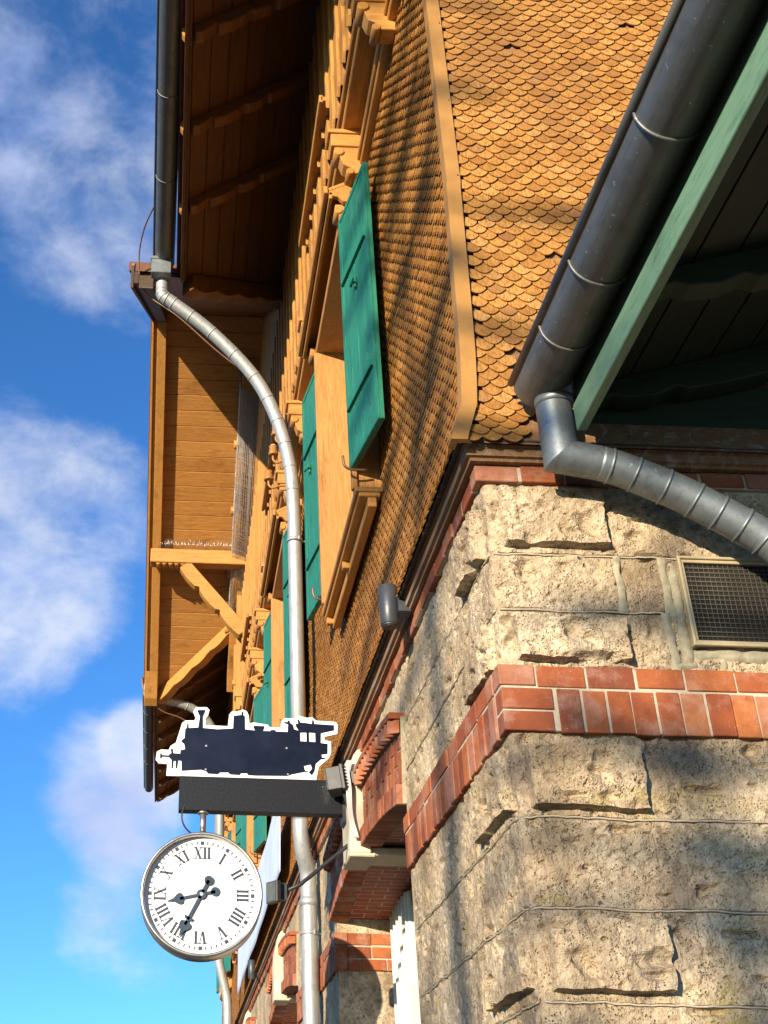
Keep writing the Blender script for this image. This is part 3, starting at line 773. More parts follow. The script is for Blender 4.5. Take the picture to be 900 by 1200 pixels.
for (x, y, z) in ((-.222,6.6,8.05), (-.118,6.93,3.95)):
    c = MB(); c.tube([(x,y,z-.018),(x,y,z+.018)], R1+.009, 18); c.tube([(x,y,z),(.0,y+.02,z)], .008, 8); c.box(x+.03, y-.085, z-.02, x+.045, y-.05, z+.02)
    c.build('pipe_clip', [M['zinc']], d_)
# far downpipe
dp = MB()
neck = spline([(-2.12,18.75,11.30),(-2.12,18.75,11.10),(-2.06,18.78,11.02),(-1.75,18.9,11.0),(-1.2,19.1,10.92),(-.82,19.3,10.70),(-.60,19.5,10.25),(-.52,19.6,9.6)], 6)
pipe(dp, neck + [Vector((-.50,19.65,6.2))], .092, 14)
for k in range(8, len(neck)-2, 3):
    t = (neck[k+1]-neck[k-1]).normalized(); dp.tube([neck[k]-t*.01, neck[k]+t*.01], .098, 14)
pipe(dp, spline([(-.50,19.65,6.25),(-.49,19.66,5.9),(-.33,19.8,5.3),(-.30,19.82,4.9)], 5) + [Vector((-.3,19.85,0))], .090, 14)
dp.tube([(-.50,19.65,6.9),(-.50,19.65,6.8)], .098, 14)
dp.build('downpipe', [M['zinc']], B, label='far zinc downpipe curving in from the end of the gable')

# ---- cross gable: slopes seen from below
def slope(y0, y1, mat, n):
    mb = MB()
    for k in range(n):
        ya, yb = lerp(y0, y1, k/n), lerp(y0, y1, (k+1)/n); g_ = .007*(1 if y1 > y0 else -1)
        xa, xb = [min(.04, (far_z(q)-11.30)/SL-1.55) for q in (ya+g_, yb-g_)]
        mb.prism([(-2.06, ya+g_, far_z(ya+g_)), (xa, ya+g_, far_z(ya+g_)), (xb, yb-g_, far_z(yb-g_)), (-2.06, yb-g_, far_z(yb-g_))], (0, 0, .03))
    sg = 1 if y1 > y0 else -1; pv = [(x, valley(x, sg)) for x in (.04, -1.0, -1.62)]
    mb.prism([(x, y, far_z(y)+.014) for x, y in [(-2.06, y0), (.04, y0)] + pv + [(-2.06, y1)]], (0, 0, .05))
    mb.build('gable_soffit', [mat], B, bevel=.004)
slope(YA, 18.75, M['gable_board'], 26); slope(YA, 5.95, M['soffit'], 26)  # near slope's shade comes from its darkened wood colour
rg = MB()
for sg, ye in ((-1, 5.85), (1, 18.9)):
    rg.prism([(x, y, far_z(y)+.068) for x, y in [(-2.2, YA), (4.8, YA), (4.8, valley(.04, sg)), (.04, valley(.04, sg)), (-1.62, valley(-1.62, sg)), (-2.2, ye)]], (0, 0, .14))
rg.build('roof', [M['tile']], B)
bg = MB()
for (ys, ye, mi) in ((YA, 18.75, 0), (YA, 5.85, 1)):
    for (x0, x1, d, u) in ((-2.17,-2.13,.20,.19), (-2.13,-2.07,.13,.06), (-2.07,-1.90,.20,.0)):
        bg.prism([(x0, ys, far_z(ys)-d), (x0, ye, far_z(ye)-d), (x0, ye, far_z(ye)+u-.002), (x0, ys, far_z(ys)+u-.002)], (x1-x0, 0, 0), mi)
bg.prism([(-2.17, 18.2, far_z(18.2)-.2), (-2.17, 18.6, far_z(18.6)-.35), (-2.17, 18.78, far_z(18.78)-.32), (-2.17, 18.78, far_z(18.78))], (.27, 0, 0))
bg.build('bargeboard', [M['wood_y'], M['sheath']], B, bevel=.008)  # near boards take dark sheathing wood in place of shade
gw = MB(); y = 5.95
while y < 18.6:
    yb = min(y+.20, 18.6); zt = min(far_z(y), far_z(yb))
    gw.box(-.15, y+.004, 9.8, -.11, yb-.004, zt); y += .20
gw.build('gable_wall', [M['wood_z']], B, bevel=.004)
for (y, z) in ((16.0, 12.83),):
    pu = MB(); pu.beam((-2.10,y,z), (-.1,y,z), .26, .30)
    for k in range(5): pu.prism([(-2.0+.12*k, y-.1, z-.15), (-1.94+.12*k, y-.1, z-.20), (-1.88+.12*k, y-.1, z-.15)], (0, .2, 0))
    p_ = pu.build('purlin', [M['wood_x']], B, bevel=.012)
    if y == 16.0:
        sp = MB()
        for k in range(60):
            x = -1.95+k*.025; sp.tube([(x, y-.10+.06*RND.random(), z+.15), (x+RND.uniform(-.04,.04), y-.14-.04*RND.random(), z+.30+.06*RND.random())], .0035, 4)
        sp.build('bird_spikes', [M['steel']], p_)
def strut(p, q, w, h, up, mat):
    s = MB(); p, q = Vector(p), Vector(q); d = (q-p); l = d.length; d.normalize(); sd = Vector((0,1,0)); u = d.cross(sd).normalized(); u = u if u.z > 0 else -u
    lo = []; n = 26
    for k in range(n+1):
        t = k/n; lo.append((t, -.5*h - .035*abs(math.sin(t*math.pi*3)) + (.05 if .30 < t < .33 or .63 < t < .66 else 0)))
    pts = [p+d*(l*t)+u*o for t, o in lo] + [q+u*h*.5, p+u*h*.5]
    s.prism([v-sd*w/2 for v in pts], sd*w); s.build('brace', [mat], B, bevel=.008)
strut((-1.42,16.0,12.66), (-.25,16.0,11.25), .20, .24, None, M['wood_x'])
# carved wall rafter below the far slope, wrapped in bird netting
wr = MB()
pts = []; 
for k in range(41):
    y = lerp(12.9, 18.4, k/40); pts.append((-.46, y, far_z(y)-.34-.06*abs(math.sin(k*.42))))
pts += [(-.46, 18.4, far_z(18.4)-.02), (-.46, 12.9, far_z(12.9)-.02)]
wr.prism(pts, (.35, 0, 0))
for y in (14.2, 15.3, 16.4, 17.4): wr.tube([(-.56, y, far_z(y)-.16), (-.44, y, far_z(y)-.16)], .09, 12)
w_ = wr.build('wall_rafter', [M['wood_y']], B, bevel=.01)
nt_ = MB()
for k in range(150):
    y = lerp(13.1, 16.9, k/149)
    pl = [(-.485, y+RND.uniform(-.05,.05), far_z(y)-.04), (-.50, y+RND.uniform(-.05,.05), far_z(y)-.22), (-.49, y+.1, far_z(y)-.44), (-.15, y+.15+RND.uniform(-.1,.1), far_z(y)-.56)]
    nt_.tube(pl, .0065, 4)
for k in range(14):
    o = .46; x = lerp(-.49, -.14, k/13); o += (x+.49)*.3
    nt_.tube([(x, 13.1, far_z(13.1)-o), (x+.02*math.sin(k), 15, far_z(15)-o), (x, 16.9, far_z(16.9)-o)], .0045, 4)
nt_.build('bird_net', [M['net']], w_)
# posts standing on the consoles of the gable wall
for (y, z0, z1) in ((17.6,9.9,11.7), (16.6,9.9,12.4)):
    po = MB(); po.box(-.36, y-.11, z0, -.15, y+.11, z1); po.box(-.385, y-.14, z0+.25, -.15, y+.14, z0+.35); po.box(-.385, y-.14, z1-.9, -.15, y+.14, z1-.8)
    po.prism([(-.15, y-.08, z0), (-.33, y-.08, z0), (-.25, y-.08, z0-.25), (-.15, y-.08, z0-.35)], (0, .16, 0))
    po.build('gable_post', [M['wood_z']], B, bevel=.01)
# far end of the building
en = MB(); en.box(0, 29.6, 0, 6, 30, 12); en.build('end_wall', [M['stone']], B)

# ---- vent grille set in the end wall
vg = MB(); x0, x1, z0, z1 = .878, 1.44, 3.868, 4.308; t = .022
for (a, b_, c, d) in ((x0,z0,x1,z0+t), (x0,z1-t,x1,z1), (x0,z0+t,x0+t,z1-t), (x1-t,z0+t,x1,z1-t)): vg.box(a, -.034, b_, c, .02, d)
for (a, b_, c, d) in ((x0-.008,z0-.008,x1+.008,z0+.006), (x0-.008,z1-.006,x1+.008,z1+.008), (x0-.008,z0,x0+.006,z1), (x1-.006,z0,x1+.008,z1)): vg.box(a, -.046, b_, c, -.028, d)
v_ = vg.build('vent_grille', [M['frame_beige']], B, bevel=.003)
vm = MB()
for k in range(23): x = x0+t+ (x1-x0-2*t)*k/22; vm.tube([(x,-.020,z0+t), (x,-.020,z1-t)], .0014, 5)
for k in range(18): z = z0+t+ (z1-z0-2*t)*k/17; vm.tube([(x0+t,-.0235,z), (x1-t,-.0235,z)], .0014, 5)
vm.build('wire_mesh', [M['mesh_wire']], v_)
vb = MB(); vb.box(x0+t, -.0138, z0+t, x1-t, -.0118, z1-t); vb.build('vent_back', [M['black']], v_)

# ================================================================== PLATFORM CANOPY
C = thing('platform_canopy', 'green boarded platform canopy with a dark zinc gutter joined to the shingled end wall', 'canopy', (.45, -.2, 4.9))
gm = MB(); gutter(gm, (.325,-3.1,5.165), (.290,-.17,5.165), .128, 26, 1, (.42, .69, .84))
gm.build('gutter', [M['zinc_gutter']], C)
R2 = .084
# mitred elbow: sheared end rings so the two lengths meet in one plane
def mitre(mb, p, q, r_, n=22, cut0=None, cut1=None):
    p, q = Vector(p), Vector(q); d = (q-p).normalized(); a = Vector((0,1,0)); u = (a - d*a.dot(d)).normalized(); w = d.cross(u)
    rows = []
    for c, cut in ((p, cut0), (q, cut1)):
        row = []
        for k in range(n):
            an = 2*math.pi*k/n; o = (u*math.cos(an)+w*math.sin(an))*r_
            if cut is not None: o = o - d*(o.dot(cut)/d.dot(cut))
            row.append(c+o)
        rows.append(row)
    mb.add(rows[0]+rows[1], [(k, (k+1) % n, n+(k+1) % n, n+k) for k in range(n)], 0, True)
cp = MB()
cp.tube([(.322,-.245,5.13), (.328,-.235,5.05)], [.106, .090], 22); cp.tube([(.327,-.235,5.058), (.329,-.232,5.005)], R2+.007, 22)
K = Vector((.325,-.228,4.725)); A_ = Vector((.322,-.235,5.05)); E_ = Vector((.50,-.225,4.698))
d1 = (K-A_).normalized(); d2 = (E_-K).normalized(); cut = (d1+d2).normalized()
mitre(cp, A_, K, R2, cut1=cut); mitre(cp, K, E_, R2, cut0=cut)
arc = spline([E_, (.60,-.224,4.668), (.724,-.222,4.613), (.86,-.22,4.548), (.979,-.22,4.475), (1.10,-.22,4.398), (1.21,-.22,4.315), (1.32,-.22,4.18), (1.38,-.22,3.92)], 6)
cp.tube(arc, R2, 22)
for k in (3, 9, 15, 21, 26, 31, 36):
    if k < len(arc)-1:
        t_ = (arc[k+1]-arc[k-1]).normalized(); cp.tube([arc[k]-t_*.006, arc[k]+t_*.006], R2+.0055, 22)
cp.tube([(1.38,-.22,3.94), (1.38,-.22,0)], R2, 18)
cp.build('downpipe', [M['zinc_old']], C)
fa = MB(); fa.box(.378, -3.1, 4.800, .424, -.335, 4.945); fa.box(.405, -3.1, 4.945, .44, -.33, 5.2, 1)  # upper board in the shade-darkened green
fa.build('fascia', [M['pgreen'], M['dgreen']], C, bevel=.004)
cz = lambda x: 5.17 + .32*(x-.525)
cs = MB(); nb = 14
for k in range(nb):
    xa, xb = .525+.215*k, .525+.215*(k+1)
    cs.prism([(xa+.004, -3.3, cz(xa)), (xb-.004, -3.3, cz(xb)), (xb-.004, -3.3, cz(xb)+.03), (xa+.004, -3.3, cz(xa)+.03)], (0, 3.26, 0))
cs.prism([(.525, -3.3, cz(.525)+.016), (3.5, -3.3, cz(3.5)+.016), (3.5, -3.3, cz(3.5)+.06), (.525, -3.3, cz(.525)+.06)], (0, 3.26, 0))
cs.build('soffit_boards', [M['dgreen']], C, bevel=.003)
cr = MB(); cr.prism([(.34, -3.1, 5.20), (3.5, -3.1, cz(3.5)+.065), (3.5, -3.1, cz(3.5)+.14), (.34, -3.1, 5.26)], (0, 3.05, 0)); cr.build('roof', [M['tile']], C)
for y in (-2.20, -1.02, -.20):
    r_ = MB(); pts = []
    for x, d in ((.532,.05),(.58,.10),(.65,.085),(.71,.12),(.85,.145),(.97,.12),(1.03,.155),(1.25,.17),(3.4,.17)): pts.append((x, y, cz(x)-d))
    pts += [(3.4, y, cz(3.4)), (.532, y, cz(.532))]
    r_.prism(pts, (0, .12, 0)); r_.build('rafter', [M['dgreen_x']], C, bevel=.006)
wp = MB(); wp.box(.535, -.06, 5.0, 3.4, -.035, 5.30); wp.build('wall_plate', [M['dgreen_x']], C, bevel=.004)
ps = MB(); ps.box(3.2, -3.2, 0, 3.36, -3.04, cz(3.2)-.17); ps.build('post', [M['pgreen']], C, bevel=.01)
bm = MB(); bm.beam((3.28,-3.3,cz(3.28)-.25), (3.28,-.05,cz(3.28)-.25), .14, .16); bm.build('beam', [M['dgreen']], C, bevel=.006)

# ================================================================== LOCOMOTIVE SIGN
YS = 4.1
S = thing('hanging_sign', 'navy steam locomotive silhouette with white outline on a long black beam fixed to the keystone', 'sign', (-.13, YS, 4.4))
b_ = MB(); b_.box(-1.412, YS, 4.268, -.136, YS+.10, 4.535)
for x in (-1.25, -.95, -.62, -.3): b_.tube([(x, YS+.012, 4.266), (x, YS+.012, 4.275)], .008, 8)
b_.build('beam', [M['beam']], S, bevel=.006)
# picture-plan outline -> metres on the sign's own board
def sp_(px, py):
    return (-1.412 + (px-142)*(1.276/(838-142)), 4.549 - (py-315 - (px-142)*.036)*(1.276/(838-142))*1.085)
W_ = [(86,312),(88,264),(52,262),(38,246),(42,214),(60,206),(92,208),(100,191),(122,178),(130,150),(146,96),(160,86),(198,86),(205,76),(193,48),(204,30),(252,30),(263,42),(258,62),(246,80),(248,106),(345,111),(350,62),(360,50),(394,48),(408,40),(426,48),(435,66),(438,100),(456,96),(518,106),(526,116),(574,118),(578,92),(592,79),(638,80),(655,69),(690,78),(712,75),(730,90),(815,96),(823,108),(820,146),(763,158),(764,172),(791,178),(790,226),(780,246),(752,268),(735,282),(722,338)]
pb = MB(); pb.prism([(sp_(*p)[0], YS+.055, sp_(*p)[1]) for p in W_], (0, .02, 0)); pb.build('white_board', [M['white']], S)
N_ = [(150,294),(148,254),(134,252),(130,284),(124,284),(124,254),(114,254),(112,284),(106,284),(106,250),(94,238),(64,236),(62,243),(56,243),(56,222),(62,222),(64,229),(92,231),(98,224),(104,222),(100,206),(108,202),(112,222),(142,224),(142,210),(162,206),(157,184),(146,176),(146,168),(158,160),(160,122),(166,118),(168,100),(173,100),(174,118),(216,116),(222,70),(211,48),(212,42),(244,42),(245,48),(235,70),(236,118),(300,124),(367,121),(369,68),(403,64),(403,56),(409,48),(412,56),(410,64),(418,70),(419,125),(462,130),(455,116),(456,110),(503,112),(503,118),(497,132),(530,133),(532,128),(551,129),(552,135),(604,137),(606,106),(590,100),(590,94),(604,96),(606,88),(613,90),(614,98),(628,108),(632,126),(652,132),(640,114),(640,104),(650,102),(648,86),(654,84),(660,98),(684,100),(710,104),(712,88),(718,88),(720,104),(806,110),(806,132),(748,144),(746,184),(776,188),(774,230),(748,232),(750,244),(764,246),(762,250),(744,252),(722,270),(716,300),(704,316),(690,302),(676,302),(618,312),(600,318),(470,316),(434,314),(428,306),(402,306),(396,313),(356,310),(348,302),(312,302),(304,309),(262,306),(256,298),(232,290)]
nv = MB(); nv.prism([(sp_(*p)[0], YS+.051, sp_(*p)[1]) for p in N_], (0, .006, 0))
nb_ = nv.build('locomotive_silhouette', [M['navy']], S)
for q in ([(659,142),(685,142),(685,178),(659,176)], [(697,142),(723,144),(723,180),(697,179)], [(672,280),(700,274),(706,290),(694,302),(676,296)]):
    cw = MB(); cw.prism([(sp_(*p)[0], YS+.0495, sp_(*p)[1]) for p in q], (0, .0016, 0)); cw.build('cab_window', [M['white']], nb_)
for p in ((252,194),(252,290),(598,206),(602,312)):
    x, z = sp_(*p); sc_ = MB(); sc_.tube([(x, YS+.044, z), (x, YS+.053, z)], .008, 8); sc_.build('screw', [M['steel']], nb_)
br_ = MB(); br_.box(-.16, YS-.03, 4.20, -.136, YS+.13, 4.60); br_.box(-.15, YS+.02, 4.52, -.10, YS+.08, 4.58)
br_.build('wall_bracket', [M['iron']], S, bevel=.003)
hp = MB(); hp.tube([(-1.222, YS+.05, 4.275), (-1.222, YS+.05, 4.09)], .024, 14); hp.tube([(-1.222, YS+.05, 4.27), (-1.222, YS+.05, 4.255)], .045, 14)
hp.build('hanging_tube', [M['steel']], S)

# ================================================================== CLOCK
CX, CZ, CR = -1.222, 3.650, .452; YF = YS-.005
K_ = thing('station_clock', 'round white clock with roman numerals and a steel rim hanging below the black sign beam', 'clock', (CX, YS+.05, CZ))
def disc(mb, y0, y1, r, n=72, mi=0, cx=CX, cz=CZ): mb.tube([(cx, y0, cz), (cx, y1, cz)], r, n, mi)
cs_ = MB()
def lathe(mb, prof, n=80, mi=0):
    vs = []; fs = []; m = len(prof)
    for k in range(n):
        a = 2*math.pi*k/n
        for (r, y) in prof: vs.append((CX + r*math.cos(a), y, CZ + r*math.sin(a)))
    for k in range(n):
        for i in range(m-1):
            fs.append((k*m+i, ((k+1) % n)*m+i, ((k+1) % n)*m+i+1, k*m+i+1))
    mb.add(vs, fs, mi, True)
lathe(cs_, [(.424,YF+.060),(.424,YF+.004),(.428,YF-.012),(.440,YF-.018),(.450,YF-.010),(.452,YF+.01),(.452,YF+.018),(.448,YF+.020),(.448,YF+.17),(.452,YF+.172),(.452,YF+.19),(.440,YF+.208),(.428,YF+.20),(.405,YF+.15)])
cs_.build('case', [M['steel']], K_)
fc = MB(); disc(fc, YF+.048, YF+.15, .426, 80); f_ = fc.build('dial', [M['dial']], K_)
nm = MB()
def dial(a, r, dx=0): # clockwise from 12 as seen by the viewer (-Y side)
    t = rad(a); c, s = math.cos(t), math.sin(t)
    return (CX + s*r + c*dx, CZ + c*r - s*dx)
def stroke(a, r0, x0, r1, x1, w):
    p, q = dial(a, r0, x0), dial(a, r1, x1); p2, q2 = dial(a, r0, x0+w), dial(a, r1, x1+w)
    nm.prism([(p[0], YF+.0472, p[1]), (p2[0], YF+.0472, p2[1]), (q2[0], YF+.0472, q2[1]), (q[0], YF+.0472, q[1])], (0, .003, 0))
RI, RO = .262, .350; TH, TN, SF = .018, .0068, .0068
def glyph(a, ch, x):
    w = {'I': .024, 'V': .060, 'X': .064}[ch]
    ser = lambda xa, xb, r: stroke(a, r, xa, r+SF*(1 if r < .3 else -1), xa, xb-xa)
    if ch == 'I':
        stroke(a, RI, x+(w-TH)/2, RO, x+(w-TH)/2, TH); ser(x-.002, x+w+.002, RI); ser(x-.002, x+w+.002, RO)
    if ch == 'V':
        stroke(a, RO, x+.004, RI, x+w/2-TH/2, TH); stroke(a, RO, x+w-.012, RI, x+w/2, TN); ser(x-.006, x+.028, RO); ser(x+w-.024, x+w+.006, RO)
    if ch == 'X':
        stroke(a, RO, x+.004, RI, x+w-TH-.004, TH); stroke(a, RO, x+w-.014, RI, x+.008, TN)
        for r in (RI, RO): ser(x-.006, x+.026, r); ser(x+w-.026, x+w+.006, r)
    return w
for h, txt in enumerate(('XII','I','II','III','IIII','V','VI','VII','VIII','IX','X','XI')):
    ws = [{'I': .024, 'V': .060, 'X': .064}[c] for c in txt]; tot = sum(ws) + .007*(len(ws)-1); x = -tot/2
    for c, w in zip(txt, ws): glyph(h*30, c, x); x += w+.007
for k in range(60):
    if k % 5 == 0: stroke(k*6, .366, -.014, .394, -.014, .028)
    else: stroke(k*6, .370, -.005, .393, -.005, .010)
nm.build('numerals', [M['ink']], f_)
def hand(name, a, ln, tail, w, y, tip):
    mb = MB()
    def poly(pts): mb.prism([(dial(a, r, x)[0], y, dial(a, r, x)[1]) for x, r in pts], (0, .004, 0))
    poly([(-w*.5, -tail), (w*.5, -tail), (w*.42, ln-.10), (-w*.42, ln-.10)])
    b0 = ln-.13
    lobes = [(-w*.4, b0), (-tip, b0+.012), (-tip*1.1, b0+.035), (-tip*.8, b0+.055), (-tip*.35, b0+.075), (0, ln), (tip*.35, b0+.075), (tip*.8, b0+.055), (tip*1.1, b0+.035), (tip, b0+.012), (w*.4, b0)]
    poly(lobes)
    if name == 'minute_hand': poly([(-tip*.9, b0-.035), (tip*.9, b0-.035), (tip*.7, b0-.012), (-tip*.7, b0-.012)])
    for (r, rr) in ((-tail, .034), (0, .036)):
        poly([(rr*math.cos(t), r+rr*math.sin(t)) for t in np.linspace(0, 2*math.pi, 25)[:-1]])
    return mb.build(name, [M['hand']], K_)
hand('hour_hand', 257.5, .262, .105, .024, YF+.036, .038)
hand('minute_hand', 207.5, .350, .115, .024, YF+.028, .040)
gl = MB(); gl.tube([(CX, YF+.024, CZ), (CX, YF+.046, CZ)], .014, 14); gl.build('hub', [M['steel']], K_)

# ================================================================== FLOODLIGHTS, WALL LAMPS
F1 = thing('floodlight', 'larger black floodlight tilted at the right end of the locomotive sign', 'floodlight', (-.14, 3.98, 4.5))
m = MB(); c = Vector((-.225, 3.95, 4.475)); ax = Vector((-.93, .25, -.12)).normalized(); sd = ax.cross(Vector((0,0,1))).normalized(); up = sd.cross(ax)
m.obox(c, ax*.055, sd*.10, up*.088); m.obox(c-ax*.066, ax*.014, sd*.11, up*.098)
for k in range(7): m.obox(c-ax*.086+up*(.026*(k-3)), ax*.014, sd*.095, up*.005)
m.build('housing', [M['plastic']], F1, bevel=.006)
m = MB(); m.obox(c+ax*.057, ax*.003, sd*.092, up*.080); m.build('lens', [M['lens']], F1)
m = MB(); c2 = c - ax*.128; m.obox(c2, ax*.028, sd*.045, up*.045); m.tube([c2+Vector((.02,0,-.03)), c2+Vector((.05,-.03,-.09)), c2+Vector((.07,0,-.03))], .006, 6); m.build('junction_box', [M['plastic']], F1, bevel=.006)
m = MB(); m.beam((-.172,3.93,4.44), (-.085,3.93,4.03), .032, .010, (0,1,0)); m.build('arm', [M['iron']], F1, bevel=.002)
F2 = thing('floodlight', 'small boxy floodlight on the end of a slanting rod beside the clock dial', 'floodlight', (-.70, 3.98, 3.65))
m = MB(); c = Vector((-.700, 4.0, 3.648)); ax = Vector((-.80, -.58, .0)).normalized(); sd = Vector((0,0,1)); up = sd.cross(ax)
m.obox(c, ax*.022, sd*.078, up*.062); m.obox(c-ax*.045, ax*.025, sd*.05, up*.04)
m.build('housing', [M['plastic']], F2, bevel=.006)
m = MB(); m.obox(c+ax*.023, ax*.003, sd*.066, up*.052); m.build('lens', [M['lens']], F2)
m = MB(); m.tube([(-.615,4.04,3.665), (-.50,4.05,3.72), (-.125,4.07,4.03), (-.10,4.08,4.06)], .0155, 10); m.box(-.655,4.01,3.60,-.60,4.07,3.72); m.build('rod', [M['iron']], F2)

WL = thing('wall_lamp', 'nearest grey cylinder wall lamp on the cornice below the shingles', 'wall lamp', (-.06, 1.72, 4.84), 'grey cylinder wall lamps along the cornice')
m = MB(); m.tube([(-.172,1.66,4.715), (-.172,1.66,4.975)], .057, 28); m.tube([(-.172,1.66,4.705), (-.172,1.66,4.718)], .052, 28)
m.tube([(-.172,1.66,4.83), (-.172,1.66,4.833)], .0578, 28); wb = m.build('housing', [M['lampgrey']], WL, bevel=.002)
m = MB(); m.tube([(-.172,1.66,4.7005), (-.172,1.66,4.7055)], .042, 24); m.build('lens', [M['lens']], wb)
m = MB(); m.box(-.125,1.595,4.785,-.05,1.70,4.895); m.tube([(-.05,1.70,4.80),(-.045,1.73,4.77),(-.04,1.74,4.80)], .006, 6); m.build('mount', [M['lampgrey']], WL, bevel=.003)
for (dy, dz, lab) in ((5.42, .05, 'middle grey cylinder wall lamp, partly behind the sign beam and the downpipe'), (13.0, .08, 'farthest small grey cylinder wall lamp below the clock')):
    w_ = copy_tree(WL); w_.location = (-.06, 1.72+dy, 4.84+dz); w_['label'] = lab

# ================================================================== SMALL THINGS
IN = thing('insulator', 'upper brown ceramic insulator on a curved hook beside the long downpipe', 'insulator', (-.39, 6.9, 9.71), 'brown insulators on the facade by the downpipe')
x, y, z = -.39, 6.9, 9.71
m = MB(); m.tube([(x,y,z-.07),(x,y,z-.05),(x,y,z-.03),(x,y,z),(x,y,z+.02),(x,y,z+.05),(x,y,z+.06)], [.055,.06,.05,.05,.042,.05,.03], 16); m.build('ceramic_body', [M['ceramic']], IN)
m = MB(); m.tube(spline([(x,y,z-.05),(x,y,z-.13),(x+.05,y,z-.17),(x+.12,y,z-.14),(x+.26,y,z-.13)], 5), .014, 8); m.build('hook', [M['ceramic']], IN)
i2 = copy_tree(IN); i2.location = (-.425, 6.9, 9.43); i2['label'] = 'middle ceramic insulator with a chipped white cap beside the long downpipe'
m = MB(); m.tube([(-.425,6.9,9.485),(-.425,6.9,9.505)], [.048,.03], 14); m.build('cap', [M['ceramic_top']], i2)
i3 = copy_tree(IN); i3.location = (-.48, 6.9, 9.08); i3['label'] = 'lowest brown ceramic insulator hanging beside the long downpipe'
# what carries the insulators: a wall post
m = MB(); m.box(-.24, 6.84, 8.8, -.15, 6.96, 10.0); m.build('insulator_board', [M['wood_z']], B, bevel=.006)

bn = MB()
bn.sheet(lambda u, v: (-.165-.006*math.sin(u*1.3+v*2)-.004*math.sin(u*3.1)-.02*(1-v), u, lerp(5.12, 6.1, v)), np.linspace(9.3, 18.6, 60), np.linspace(0, 1, 8), 0)
o = bn.build('banner', [M['banner']]); o.modifiers.new('cloth', 'SOLIDIFY').thickness = .006
tag(o, 'long pale blue cloth banner fixed along the shingles behind the clock', 'banner')
def cable(pts, r, mat, label):
    m = MB(); m.tube(spline(pts, 8), r, 7); o = m.build('cable', [mat]); tag(o, label, 'cable'); return o
cable([(-1.90,5.0,11.42),(-2.02,5.4,11.46),(-2.08,5.7,11.35),(-2.06,5.9,11.1),(-1.95,6.0,10.95),(-1.6,6.05,10.7),(-1.15,6.2,10.35),(-.80,6.3,10.1),(-.55,6.45,9.9)], .009, M['copper_wire'], 'thin brown wire looping from the upper gutter end under the swan neck')
cable([(-2.25,18.7,11.42),(-2.16,18.7,11.05),(-1.8,18.9,10.75),(-1.3,19.1,10.62),(-.6,19.4,10.1)], .016, M['copper_wire'], 'thin brown wire sagging below the far gable end')
cable([(-1.36,4.11,4.33),(-1.385,4.09,4.22),(-1.36,4.10,4.14),(-1.29,4.13,4.08)], .0065, M['iron'], 'short black cable from the sign beam to the clock case')
for k in range(4):
    pass
cb_ = MB()
for k in range(5):
    o_ = k*.008
    cb_.tube(spline([(-.14+o_,3.87,4.62),(-.165+o_,3.86,4.55),(-.155+o_,3.865-.004*k,4.40),(-.148+o_,3.868,4.20),(-.11+o_,3.87,4.03)], 6), .0048, 6)
o = cb_.build('cable', [M['cable']]); tag(o, 'bundle of pale cables running down the keystone behind the floodlight', 'cable')

# ================================================================== TREES (bare, across the platform, their branches shade the walls)
def bare_tree(name, label, base, H, seed, spread, deep=5):
    rn = random.Random(seed); tr = MB(); cr = MB()
    def grow(mb, p, d, ln, r, depth):
        pts = [p]; rr = [r]; n = 4; dd = d.copy()
        for k in range(n):
            dd = (dd + Vector((rn.uniform(-1,1), rn.uniform(-1,1), rn.uniform(-.5,.8)))*.16).normalized()
            pts.append(pts[-1] + dd*(ln/n)); rr.append(r*(1-.42*(k+1)/n))
        mb.tube(pts, rr, 6 if depth > 2 else 8, caps=False)
        if depth >= deep: return
        m = rn.randint(3, 4)
        for k in range(m):
            i = rn.randint(2, n) if k else n
            nd = (dd + Vector((rn.uniform(-1,1), rn.uniform(-1,1), rn.uniform(-.45,.75)))*spread).normalized()
            grow(cr, pts[i], nd, ln*rn.uniform(.62,.82), rr[i]*rn.uniform(.66,.92), depth+1)
    t = thing(name, label, 'tree', base)
    grow(tr, Vector(base), Vector((.02,.03,1)), H*.32, H*.021, 0)
    tr.build('trunk', [M['bark']], t); cr.build('crown', [M['bark']], t)
bare_tree('bare_tree', 'bare tree with a thick trunk opposite the stone corner', (-14.35, -21.5, 0), 11.2, 11, .60, 3)
M['needles'] = mat_simple('needles', (.035,.060,.025), .8, 0, .4, 3, .2)
